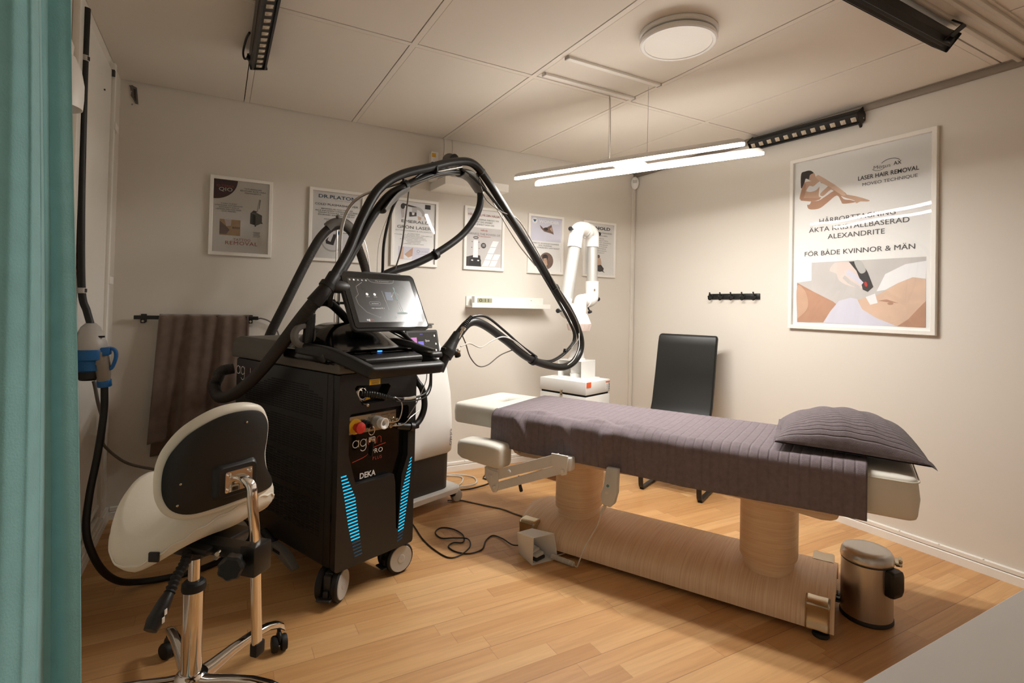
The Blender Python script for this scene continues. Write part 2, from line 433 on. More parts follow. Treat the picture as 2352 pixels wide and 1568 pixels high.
# suspended ceiling: loose tiles on a flat grid
gx = [XL, 0.101, 0.698, 1.300, 1.897, 2.501, XR]
gy = [YF, 1.03, 2.229, YB]
b = MB()
b.box(((XL + XR) / 2, (YF + YB) / 2, ZC + 0.04), (XR - XL + 0.2, YB - YF + 0.2, 0.05), mi=1)
W_, G_ = 0.026, 0.005
for i in range(6):
    for j in range(3):
        x0 = gx[i] + (W_ if i > 0 else 0) + 0.0008; x1 = gx[i + 1] - G_ * (0.7 if i < 5 else 0)
        y0 = gy[j] + 0.0; y1 = gy[j + 1] - G_ * (1 if j < 2 else 0)
        if j > 0: y0 += 0.0008
        if j < 2: y1 -= W_
        if j == 2: y1 -= 0.008
        b.box(((x0 + x1) / 2, (y0 + y1) / 2, ZC + 0.008), (x1 - x0, y1 - y0, 0.016), mi=0, bev=0.0012, seg=1)
for i in range(1, 6): b.box((gx[i] + W_ / 2, (YF + YB) / 2, ZC + 0.004), (W_ - 0.001, YB - YF - 0.004, 0.009), mi=2)
for j in (1, 2): b.box(((XL + XR) / 2, gy[j] - W_ / 2, ZC + 0.0045), (XR - XL, W_ - 0.001, 0.009), mi=2)
struct(b.build('ceiling', ['ceiling_tile', 'gap_dark', 'ceiling_grid']))

def skirting(name, p0, p1, n):
    """two-piece baseboard with a cable channel on top; n points into the room"""
    p0 = V(p0); p1 = V(p1); n = V(n); b = MB()
    prof = [(0, 0), (0.016, 0), (0.016, 0.036), (0.013, 0.039), (0.004, 0.040), (0.004, 0.0425), (0.013, 0.0435), (0.013, 0.060), (0.009, 0.0635), (0, 0.0635)]
    b.ring_skin([[p0 + n * d + V((0, 0, z)) for d, z in prof], [p1 + n * d + V((0, 0, z)) for d, z in prof]])
    L = (p1 - p0).length; k = int(L / 0.16)
    for i in range(1, k):
        q = p0.lerp(p1, i / k); b.box(q + n * 0.0105 + V((0, 0, 0.0632)), (0.007, 0.007, 0.004), bev=0.001, seg=1)
    return struct(b.build(name, 'trim_white', angle=25))
skirting('baseboard_back', (XL + 0.017, YB, 0), (XR - 0.017, YB, 0), (0, -1, 0))
skirting('baseboard_right', (XR, YB, 0), (XR, YF, 0), (-1, 0, 0))
skirting('baseboard_left', (XL, YB, 0), (XL, YF, 0), (1, 0, 0))
# moulding where right wall meets ceiling; the slit's shade is put into its grey
b = MB(); b.box((XR - 0.010, (YF + YB) / 2, 2.2345), (0.020, YB - YF, 0.034), bev=0.003); b.box((XR - 0.014, (YF + YB) / 2, 2.249), (0.028, YB - YF, 0.004))
struct(b.build('trim_1', 'trim_grey'))
# cable duct in the right corner, cable duct and frame on the left wall
b = MB(); b.box((XR - 0.020, YB - 0.009, 1.10), (0.034, 0.018, 2.06), bev=0.003); b.box((XR - 0.02, YB - 0.0185, 1.1), (0.012, 0.004, 2.06), bev=0.001, seg=1)
struct(b.build('trim_2', 'wall_paint'))
b = MB()
b.box((XL + 0.008, 3.115, 1.17), (0.016, 0.045, 2.1), bev=0.003); b.box((XL + 0.012, 3.07, 1.17), (0.024, 0.03, 2.1), bev=0.003)
for z in (1.93, 1.21): b.box((XL + 0.015, 3.10, z), (0.032, 0.085, 0.035), bev=0.003)
struct(b.build('trim_3', 'trim_white'))
b = MB()
b.box((XL + 0.010, 2.385, 1.16), (0.020, 0.075, 2.18), bev=0.004); b.box((XL + 0.016, 2.36, 1.16), (0.012, 0.022, 2.18), bev=0.003)
struct(b.build('trim_4', 'trim_white'))
b = MB(); b.box((XL + 0.006, 2.74, 1.17), (0.012, 0.6, 2.02), bev=0.003); b.box((XL + 0.014, 2.87, 2.03), (0.006, 0.008, 0.006), mi=1)
b.box((XL + 0.014, 3.045, 2.168), (0.02, 0.02, 0.028), mi=1, bev=0.002)
struct(b.build('trim_5', ['trim_white', 'photo_dark']))
for k, (z, ln) in enumerate(((0.17, 0.9), (0.115, 0.9))):
    b = MB(); b.box((XL + 0.009, 2.7, z), (0.018, ln, 0.018), bev=0.006); struct(b.build('trim_%d' % (6 + k), 'trim_white'))
# curtain track running along the ceiling
b = MB()
for dy in (-0.05, 0.0, 0.055): b.box(((XL + XR) / 2, 0.885 + dy, ZC - 0.009), (XR - XL, 0.018, 0.018), bev=0.003)
b.box(((XL + XR) / 2, 0.885, ZC - 0.003), (XR - XL, 0.14, 0.006), mi=0)
struct(b.build('trim_8', ['track_white']))

# ---------------------------------------------------------------- ceiling and wall lamps
P0 = V((1.807, 2.087, 0)); D = V((0.4172, -0.9088, 0)); Nn = V((0.9088, 0.4172, 0))
lamp = thing('pendant_lamp', 'lit twin-bar white pendant lamp hanging on two wires above the treatment table', 'lamp', (1.807, 2.087, 1.845), math.degrees(math.atan2(D.y, D.x)))
for sgn, lo, hi in ((-1, -0.64, 0.585), (1, -0.625, 0.625)):
    b = MB()
    prof = rrect(hi - lo, 0.03, 0.0145, 6, (hi + lo) / 2, 0)
    y0 = sgn * 0.093
    b.ring_skin([[V((x, y0 + y * 0.95, 0.016)) for x, y in prof], [V((x, y0 + y, 0.022)) for x, y in prof],
                 [V((x * 0.992 if abs(x) > .5 else x, y0 + y, 0.029)) for x, y in prof], [V((x * 0.97 if abs(x) > .5 else x, y0 + y * 0.7, 0.037)) for x, y in prof]])
    bar = b.build('lamp_bar', 'white_plastic', lamp)
    b = MB()
    b.ring_skin([[V((x, y0 + y * 0.76, 0.005)) for x, y in prof], [V((x, y0 + y * 0.84, 0.0065)) for x, y in prof], [V((x, y0 + y * 0.84, 0.0165)) for x, y in prof]])
    for f in b.bm.faces: f.normal_update(); f.material_index = 0 if abs(f.normal.z) > 0.7 else 1
    b.build('diffuser', ['lamp_tube', 'lamp_side'], bar)
b = MB(); b.box((0, 0, 0.03), (0.16, 0.16, 0.012), bev=0.004); b.box((0, 0, 0.04), (0.30, 0.04, 0.02), bev=0.008)
b.build('bridge', 'white_plastic', lamp)
for tx, mr in (((1.765, 2.187), 0), ((1.848, 1.986), 1)):
    b = MB(); b.cyl((tx[0], tx[1], 1.89), (tx[0], tx[1], ZC - 0.012), 0.0012, seg=8); b.lathe([(0.001, 0), (0.004, 0.002), (0.0035, 0.02), (0.0012, 0.024)], (tx[0], tx[1], 1.886), seg=12)
    b.build('wire', 'alu', lamp, world=True)
b = MB(); b.tube([(1.775, 2.187, 1.885), (1.772, 2.183, 2.0), (1.776, 2.19, 2.12), (1.768, 2.186, 2.235), (1.75, 2.188, 2.244), (1.66, 2.19, 2.246)], 0.0028, seg=8)
b.build('power_cord', 'cable_white', lamp, world=True)
for x0, x1, y in ((1.331, 1.893, 1.955), (1.334, 1.902, 2.152)):
    b = MB(); b.box(((x0 + x1) / 2, y, ZC - 0.006), (x1 - x0, 0.026, 0.012), bev=0.002); b.box((x0 + 0.004, y, ZC - 0.007), (0.008, 0.030, 0.014), mi=1, bev=0.002)
    b.box((x1 - 0.004, y, ZC - 0.007), (0.008, 0.030, 0.014), mi=1, bev=0.002)
    b.build('mounting_rail', ['trim_white', 'light_grey'], lamp, world=True)

dl = thing('ceiling_light', 'round white unlit disc light on the ceiling', 'lamp', (1.60, 1.555, ZC))
b = MB(); b.lathe([(0.001, 0), (0.152, 0), (0.155, -0.004), (0.153, -0.014), (0.148, -0.018), (0.14, -0.018)], seg=56); b.build('base', 'white_plastic', dl)
b = MB(); b.lathe([(0.135, -0.018), (0.149, -0.026), (0.152, -0.034), (0.150, -0.042), (0.144, -0.046), (0.133, -0.0455), (0.131, -0.043)], seg=56); b.build('rim', 'white_plastic', dl)
b = MB(); b.lathe([(0.001, -0.0445), (0.08, -0.0443), (0.131, -0.0435)], seg=56, caps=False); b.build('diffuser', 'trim_white', dl)

def led_bar(label, p0, p1, tilt, n, cable=None, brackets=(), side=1):
    """black wall-washer bar: box body with a row of lenses in its face; tilt turns the face about the bar"""
    p0 = V(p0); p1 = V(p1); L = (p1 - p0).length; x = (p1 - p0).normalized()
    t = thing('led_bar', label, 'light bar', tuple(p0), 0, 'black led wall washer bars')
    y = V((0, 0, 1)).cross(x).normalized(); z = x.cross(y)
    R = Matrix((x, y, z)).transposed().to_4x4(); M = R @ Matrix.Rotation(math.radians(tilt), 4, 'X') @ Matrix.Diagonal((1, 1.36, 1.36, 1))
    b = MB(); b.box((L / 2, 0, 0.004), (L, 0.046, 0.044), bev=0.004)
    b.box((L / 2, 0.0235, 0.0), (L * 0.995, 0.003, 0.018), bev=0.001, seg=1); b.box((L / 2, -0.0235, 0.0), (L * 0.995, 0.003, 0.018), bev=0.001, seg=1)
    b.box((L / 2, 0.019, -0.020), (L, 0.006, 0.008)); b.box((L / 2, -0.019, -0.020), (L, 0.006, 0.008))
    b.build('housing', 'black_metal', t, xf=M)
    for e in (0.0, L):
        b = MB(); b.box((e, 0, 0.003), (0.006, 0.054, 0.054), bev=0.003); b.cyl((e - 0.004, 0.012, 0.006), (e + 0.004, 0.012, 0.006), 0.004, seg=10, mi=1)
        b.build('end_cap', ['black_metal', 'nickel'], t, xf=M)
    for k in range(n):
        xx = L * (k + 0.5) / n
        b = MB(); b.box((xx, 0, -0.0185), (L / n * 0.50, 0.019, 0.004), bev=0.002); b.sphere((xx, 0, -0.020), (0.007, 0.007, 0.003), seg=10)
        b.build('lens', 'lens', t, xf=M)
    for e in brackets:
        b = MB(); xx = L * e
        b.prism([(xx - 0.012, 0.026, 0.0), (xx + 0.012, 0.026, 0.0), (xx + 0.016, 0.040, 0.046), (xx - 0.016, 0.040, 0.046)], (0, 0.003, 0), bev=0.0008, seg=1)
        b.box((xx, 0.012, 0.046), (0.03, 0.058, 0.004), bev=0.001, seg=1); b.cyl((xx, 0.024, 0.004), (xx, 0.044, 0.004), 0.008, seg=16)
        b.build('bracket', 'black_metal', t, xf=M)
    if cable:
        b = MB(); b.tube([V(q) for q in cable], 0.0045, seg=10); b.cyl(cable[0], V(cable[0]) + V((0, 0.02, 0)), 0.009, seg=14)
        b.build('cable', 'cable_black', t, world=True)
    return t
led_bar('black wall washer light bar on the ceiling at the left, short cable at its end', (0.128, 2.655, 2.205), (0.128, 1.655, 2.205), 12, 18,
        cable=[(0.09, 2.60, 2.20), (0.075, 2.63, 2.2), (0.068, 2.62, 2.225), (0.075, 2.53, 2.243), (0.085, 2.46, 2.244)], brackets=(0.8,))
led_bar('black wall washer light bar beside the curtain track at the top right', (2.43, 0.985, 2.197), (1.43, 0.985, 2.197), -42, 18, brackets=(0.06, 0.8))
led_bar('black wall washer light bar high on the wall above the large poster', (2.972, 2.24, 2.205), (2.972, 1.575, 2.188), -52, 12, brackets=(0.97,))
# ---------------------------------------------------------------- posters
class Sheet:
    """a poster print: 2D artwork laid on the sheet, u to the right and v up, 0..1"""
    def __init__(s, org, ux, w, h, nrm):
        s.o = V(org); s.ux = V(ux); s.w = w; s.h = h; s.n = V(nrm); s.art = MB(); s.am = []; s.let = MB(); s.lm = []; s.k = 1
    def P(s, u, v, d=0.0): return s.o + s.ux * (u * s.w) + V((0, 0, v * s.h)) + s.n * d
    def _m(s, lst, m):
        if m not in lst: lst.append(m)
        return lst.index(m)
    def poly(s, pts, m):
        s.k += 1; s.art.face([s.P(u, v, 0.0003 + 0.00004 * s.k) for u, v in pts], s._m(s.am, m)); return s
    def rect(s, u0, v0, u1, v1, m): return s.poly([(u0, v0), (u1, v0), (u1, v1), (u0, v1)], m)
    def ell(s, u, v, ru, rv, m, a0=0, a1=360, n=32, centre=False):
        pts = [(u + ru * math.cos(math.radians(a0 + (a1 - a0) * k / n)), v + rv * math.sin(math.radians(a0 + (a1 - a0) * k / n))) for k in range(n + (1 if a1 - a0 < 360 else 0))]
        if centre: pts = [(u, v)] + pts
        return s.poly(pts, m)
    def arc(s, u, v, ru, rv, a0, a1, w, m, n=24):
        A = [(u + ru * math.cos(math.radians(a0 + (a1 - a0) * k / n)), v + rv * math.sin(math.radians(a0 + (a1 - a0) * k / n))) for k in range(n + 1)]
        B = [(u + (ru - w) * math.cos(math.radians(a0 + (a1 - a0) * k / n)), v + (rv - w * s.w / s.h) * math.sin(math.radians(a0 + (a1 - a0) * k / n))) for k in range(n + 1)]
        return s.poly(A + B[::-1], m)
    def txt(s, t, u0, u1, v, hh, m='ink', bold=0.0, spacing=1.0, shear=0.0, res=2):
        """a line between u0 and u1, baseline v, capital height hh (in v)"""
        size = hh * s.h / 0.72
        s.let.text(t, lambda x, y: s.o + s.ux * x + V((0, 0, v * s.h + y)) + s.n * 0.0018, size=size, x0=u0 * s.w, x1=u1 * s.w, mi=s._m(s.lm, m), bold=bold, spacing=spacing, shear=shear, res=res)
        return s

def framed(label, org, ux, nrm, W, H, fw, depth, mat_w=0.0):
    """frame W x H hung on the wall; org is the lower left outer corner on the wall"""
    t = thing('framed_poster', label, 'poster', org, 0, 'framed posters on the walls')
    o = V(org); ux = V(ux); n = V(nrm); z = V((0, 0, 1))
    def ring(a, d): return [o + ux * a + z * a + n * d, o + ux * (W - a) + z * a + n * d, o + ux * (W - a) + z * (H - a) + n * d, o + ux * a + z * (H - a) + n * d]
    b = MB(); b.ring_skin([ring(0, 0.001), ring(0, depth - 0.002), ring(0.002, depth), ring(fw - 0.002, depth), ring(fw, depth - 0.002), ring(fw, 0.001)], closed=True, loop=True)
    b.build('frame', 'trim_white', t, world=True)
    s = Sheet(o + ux * fw + z * fw + n * 0.006, ux, W - 2 * fw, H - 2 * fw, n); s.t = t; s.fw = fw
    return s
def finish(s):
    b = MB(); b.face([s.P(0, 0), s.P(1, 0), s.P(1, 1), s.P(0, 1)]); b.face([s.P(0, 0, -0.003), s.P(0, 1, -0.003), s.P(1, 1, -0.003), s.P(1, 0, -0.003)])
    pr = b.build('print', 'paper', s.t, world=True, normals=False)
    if s.am: s.art.build('picture', s.am, pr, world=True, normals=False)
    if s.lm: s.let.build('lettering', s.lm, pr, world=True, normals=False)
    b = MB(); b.prism([s.P(0, 0, 0.004), s.P(1, 0, 0.004), s.P(1, 1, 0.004), s.P(0, 1, 0.004)], s.n * 0.0015)
    b.build('pane', 'pane', s.t, world=True)
UX, NB = (1, 0, 0), (0, -1, 0)
def wallposter(label, x0, x1): return framed(label, (x0, YB, 1.378), UX, NB, x1 - x0, 0.440, 0.019, 0.020)

s = wallposter('tattoo removal poster with a dark plum quarter circle in its corner, nearest the towel', -0.055, 0.262)
s.poly([(0.0, 1.0), (0.42, 1.0)] + [(0.42 * math.cos(a), 1 - 0.27 * math.sin(a)) for a in [k * PI / 2 / 16 for k in range(1, 17)]], 'maroon')
s.txt('Q-TERRA', 0.05, 0.36, 0.90, 0.030, 'ink_redsoft'); s.txt('QIO', 0.09, 0.33, 0.845, 0.052, 'paper')
s.txt('TATUERINGAR', 0.54, 0.86, 0.895, 0.020); s.txt('BEHÖVER INTE VARA', 0.47, 0.94, 0.865, 0.020); s.txt('PERMANENTA', 0.55, 0.85, 0.835, 0.020)
for t, a, c, v in (('VI KAN TA BORT', 0.13, 0.42, 0.665), ('OÖNSKADE TATUERINGAR', 0.03, 0.52, 0.638), ('SAMTIDIGT SOM VI', 0.10, 0.45, 0.611), ('LÄMNAR DIN HUD FRISK', 0.05, 0.50, 0.584), ('OCH ÄRRFRI!', 0.15, 0.40, 0.557)): s.txt(t, a, c, v, 0.017)
s.rect(0.12, 0.235, 0.49, 0.455, 'photo_tan'); s.poly([(0.12, 0.25), (0.12, 0.43), (0.22, 0.37), (0.30, 0.31), (0.24, 0.25)], 'photo_brown'); s.poly([(0.20, 0.455), (0.33, 0.455), (0.32, 0.37), (0.24, 0.36)], 'glove')
for k in range(4): s.ell(0.36 + 0.035 * k, 0.345, 0.013, 0.018, 'photo_brown')
s.poly([(0.66, 0.42), (0.78, 0.40), (0.88, 0.44), (0.88, 0.55), (0.77, 0.585), (0.67, 0.575)], 'mid_grey'); s.poly([(0.66, 0.42), (0.76, 0.405), (0.76, 0.545), (0.665, 0.575)], 'dark_grey'); s.poly([(0.67, 0.575), (0.77, 0.585), (0.80, 0.60), (0.72, 0.612)], 'ink')
s.poly([(0.775, 0.59), (0.80, 0.60), (0.83, 0.77), (0.815, 0.78)], 'light_grey'); s.poly([(0.83, 0.77), (0.845, 0.77), (0.83, 0.64), (0.82, 0.64)], 'mid_grey'); s.ell(0.76, 0.395, 0.015, 0.011, 'ink'); s.ell(0.88, 0.44, 0.013, 0.01, 'ink')
for k in range(5): s.rect(0.72 + 0.01 * (k % 2), 0.300 - 0.016 * k, 0.855 - 0.008 * (k % 3), 0.306 - 0.016 * k, 'ink_soft')
s.txt('TATTOO', 0.37, 0.68, 0.165, 0.035, 'ink_redsoft'); s.txt('REMOVAL', 0.23, 0.81, 0.108, 0.052, 'ink_redsoft', spacing=1.1)
finish(s)

s = wallposter('cold plasma shower poster with a blue logo, behind the hoses', 0.461, 0.790)
s.txt('DR.PLATON', 0.12, 0.88, 0.905, 0.052, 'ink_blue', bold=0.012); s.txt('CO2TEC PLASMA', 0.45, 0.80, 0.875, 0.010, 'ink_soft', spacing=1.4)
s.txt('COLD PLASMASHOWER', 0.05, 0.93, 0.795, 0.032)
for t, a, c, v in (('BEHANDLAR OCH LINDRAR', 0.18, 0.82, 0.735), ('ALLA INFLAMMATORISKA TILLSTÅND', 0.06, 0.92, 0.705), ('SÅSOM ROSACEA AKNE EKSEM', 0.12, 0.86, 0.675), ('PSORIASIS SEBORRÉ TORR HY', 0.12, 0.86, 0.643), ('PÅSKYNDAR LÄKNING', 0.24, 0.74, 0.580), ('AV SÅR OCH ÄRR', 0.28, 0.70, 0.550)): s.txt(t, a, c, v, 0.019)
s.ell(0.42, 0.24, 0.22, 0.14, 'photo_grey'); s.ell(0.42, 0.25, 0.20, 0.125, 'photo_white'); s.poly([(0.29, 0.22), (0.44, 0.20), (0.50, 0.36), (0.40, 0.38), (0.28, 0.27)], 'photo_dark')
s.poly([(0.32, 0.27), (0.38, 0.25), (0.46, 0.42), (0.39, 0.45)], 'photo_white'); s.poly([(0.40, 0.44), (0.46, 0.42), (0.50, 0.50), (0.44, 0.51)], 'ink_black')
s.poly([(0.47, 0.36), (0.56, 0.37), (0.57, 0.42), (0.50, 0.42)], 'ink_blue'); s.ell(0.66, 0.27, 0.11, 0.16, 'photo_white'); s.arc(0.60, 0.40, 0.14, 0.09, 10, 170, 0.012, 'ink_soft'); s.rect(0.62, 0.39, 0.82, 0.398, 'ink_soft')
finish(s)

s = wallposter('green laser poster with a bright lamp reflection, below the corner shelf', 0.960, 1.277)
s.rect(0.12, 0.715, 0.86, 0.975, 'photo_white'); s.poly([(0.14, 0.91), (0.24, 0.95), (0.24, 0.74), (0.18, 0.72)], 'photo_grey'); s.poly([(0.14, 0.92), (0.20, 0.965), (0.55, 0.925), (0.54, 0.905), (0.22, 0.93)], 'photo_dark')
s.ell(0.20, 0.915, 0.05, 0.045, 'photo_dark'); s.poly([(0.42, 0.915), (0.55, 0.92), (0.54, 0.80), (0.43, 0.79)], 'photo_grey'); s.poly([(0.36, 0.835), (0.53, 0.835), (0.54, 0.775), (0.36, 0.755)], 'photo_dark'); s.poly([(0.42, 0.83), (0.49, 0.83), (0.48, 0.79), (0.43, 0.785)], 'photo_white')
s.arc(0.50, 0.80, 0.24, 0.135, -10, 80, 0.07, 'photo_grey'); s.poly([(0.56, 0.78), (0.66, 0.76), (0.64, 0.715), (0.58, 0.715)], 'skin_a'); s.poly([(0.72, 0.78), (0.80, 0.79), (0.86, 0.755), (0.86, 0.715), (0.74, 0.735)], 'skin_a'); s.rect(0.74, 0.905, 0.88, 0.978, 'photo_dark')
s.txt('EMERALD', 0.18, 0.86, 0.655, 0.048, 'ink', res=3); s.txt('GRÖN LASER', 0.08, 0.90, 0.560, 0.050, 'ink', res=3); s.txt('FETTREDUCERING & HÄLSORESA', 0.04, 0.92, 0.515, 0.021, 'ink_faint')
for t, a, c, v in (('FETTREDUCERAR', 0.33, 0.63, 0.475), ('FYLLER PÅ ENERGI TILL CELLERNA', 0.02, 0.94, 0.452), ('STÄRKER IMMUNFÖRSVARET', 0.24, 0.72, 0.428), ('VERKAR ANTIINFLAMMATORISKT', 0.20, 0.78, 0.404), ('SMÄRTA, STELHET I LEDER OCH RYGG', 0.15, 0.80, 0.380), ('HORMONBALANSERANDE', 0.30, 0.66, 0.356), ('FÖRBÄTTRAR SÖMN', 0.33, 0.64, 0.332), ('LUGNANDE, ÅTERHÄMTANDE', 0.24, 0.73, 0.308)): s.txt(t, a, c, v, 0.013, 'ink_soft')
s.rect(0.12, 0.06, 0.88, 0.265, 'photo_lav'); s.poly([(0.16, 0.06), (0.20, 0.26), (0.25, 0.26), (0.24, 0.06)], 'skin_a'); s.poly([(0.27, 0.14), (0.40, 0.22), (0.47, 0.26), (0.46, 0.12), (0.36, 0.09)], 'skin_b'); s.poly([(0.25, 0.14), (0.36, 0.09), (0.46, 0.12), (0.44, 0.07), (0.26, 0.07)], 'photo_white')
s.arc(0.60, 0.20, 0.035, 0.024, 0, 360, 0.008, 'ink_soft'); s.txt('LASER', 0.66, 0.84, 0.192, 0.015, 'ink_soft', spacing=1.3); s.rect(0.54, 0.155, 0.84, 0.159, 'ink_faint')
finish(s)

s = wallposter('health check poster with red heading and body scanner photo, beside the shelf', 1.469, 1.781)
s.txt('HÅLL KOLL PÅ DIN HÄLSA!', 0.04, 0.94, 0.895, 0.038, 'ink_red', bold=0.012)
for t, a, c, v in (('MED MODERNA INBODY 970', 0.10, 0.91, 0.820), ('MÄT DIG SNABBT', 0.24, 0.74, 0.777), ('& ENKELT HOS OSS', 0.22, 0.78, 0.733)): s.txt(t, a, c, v, 0.027)
s.rect(0, 0.015, 1, 0.695, 'photo_grey'); s.txt('InBody', 0.40, 0.60, 0.635, 0.032, 'ink_redsoft', bold=0.01); s.txt('HARNESS THE POWER OF', 0.02, 0.96, 0.565, 0.036, 'ink_soft'); s.txt('Precision', 0.30, 0.68, 0.530, 0.032, 'ink_redsoft', shear=0.35)
s.poly([(0, 0.015), (0, 0.17), (0.22, 0.21), (0.40, 0.21), (0.44, 0.015)], 'photo_dark')
for k in range(3):
    for j in range(5):
        u = 0.46 + 0.20 * k; x0 = u + 0.075 * j; v = 0.03 + 0.115 * j; x1 = x0 + 0.075
        if x1 + 0.17 <= 1.0: s.poly([(x0, v), (x0 + 0.17, v), (x1 + 0.17, v + 0.103), (x1, v + 0.103)], 'photo_white')
s.poly([(0.20, 0.15), (0.34, 0.15), (0.33, 0.47), (0.21, 0.47)], 'photo_white'); s.poly([(0.10, 0.03), (0.42, 0.03), (0.43, 0.13), (0.36, 0.17), (0.18, 0.17), (0.11, 0.13)], 'ink_black')
s.arc(0.27, 0.515, 0.075, 0.024, 0, 360, 0.022, 'ink'); s.ell(0.49, 0.385, 0.075, 0.048, 'ink'); s.rect(0.455, 0.395, 0.525, 0.402, 'paper'); s.rect(0.455, 0.375, 0.525, 0.382, 'paper')
for q in ((0.17, 0.44), (0.36, 0.44), (0.16, 0.34), (0.37, 0.33)): s.ell(q[0], q[1], 0.012, 0.008, 'ink')
s.ell(0.18, 0.12, 0.03, 0.012, 'photo_white'); s.ell(0.35, 0.12, 0.03, 0.012, 'photo_white')
finish(s)

s = wallposter('muscle training poster with grey picture on top, left of the white arm', 1.980, 2.294)
s.rect(0.0, 0.56, 1.0, 1.0, 'photo_lav'); s.txt('WONDER', 0.27, 0.93, 0.90, 0.055, 'photo_white', bold=0.03); s.ell(0.14, 0.93, 0.09, 0.055, 'photo_white'); s.poly([(0.09, 0.95), (0.20, 0.95), (0.145, 0.90)], 'ink_blue')
s.poly([(0.30, 0.86), (0.42, 0.80), (0.55, 0.83), (0.68, 0.88), (0.76, 0.70), (0.66, 0.72), (0.56, 0.73), (0.45, 0.74), (0.34, 0.80)], 'photo_brown'); s.ell(0.50, 0.79, 0.07, 0.03, 'photo_dark'); s.poly([(0.62, 0.80), (0.69, 0.84), (0.72, 0.74)], 'skin_b')
for t, a, c, v in (('EFFEKTIV MUSKELBYGGANDE', 0.06, 0.93, 0.505), ('EMS-TRÄNING', 0.28, 0.70, 0.465), ('AV 6 OMRÅDEN SAMTIDIGT', 0.05, 0.96, 0.425)): s.txt(t, a, c, v, 0.026)
s.ell(0.54, 0.20, 0.22, 0.155, 'photo_brown'); s.ell(0.50, 0.26, 0.09, 0.06, 'photo_dark'); s.poly([(0.44, 0.24), (0.54, 0.25), (0.58, 0.13), (0.50, 0.07), (0.46, 0.14)], 'skin_b')
finish(s)

s = wallposter('training poster with a tall black heading, behind the white arm, nearest the corner', 2.479, 2.803)
s.txt('ARNOLD', 0.10, 0.88, 0.890, 0.058, 'ink_black', bold=0.022); s.txt('SITTANDE BENTRÄNING', 0.06, 0.94, 0.815, 0.030); s.txt('FÖR KVINNOR & MÄN', 0.22, 0.78, 0.765, 0.018, bold=0.01)
for t, a, c, v in (('FITNESS', 0.30, 0.66, 0.705), ('BÄCKENBOTTEN', 0.18, 0.80, 0.665), ('LYFTER OCH MOT FRAMFALL', 0.08, 0.92, 0.625), ('PROSTATAPROBLEM', 0.18, 0.80, 0.585), ('STÄRKER SMÅ MUSKLER', 0.20, 0.78, 0.545), ('INKONTINENS', 0.26, 0.74, 0.505), ('SMÄRTFRI BEHANDLING', 0.20, 0.76, 0.465), ('BÄTTRE SEXLIV?', 0.30, 0.68, 0.425)): s.txt(t, a, c, v, 0.021, 'ink_soft')
s.ell(0.49, 0.36, 0.045, 0.035, 'photo_brown'); s.poly([(0.42, 0.33), (0.56, 0.33), (0.60, 0.22), (0.55, 0.18), (0.43, 0.18), (0.39, 0.24)], 'skin_a'); s.poly([(0.34, 0.17), (0.58, 0.20), (0.68, 0.13), (0.66, 0.08), (0.72, 0.04), (0.62, 0.07), (0.54, 0.06), (0.40, 0.08), (0.34, 0.12)], 'photo_dark')
finish(s)

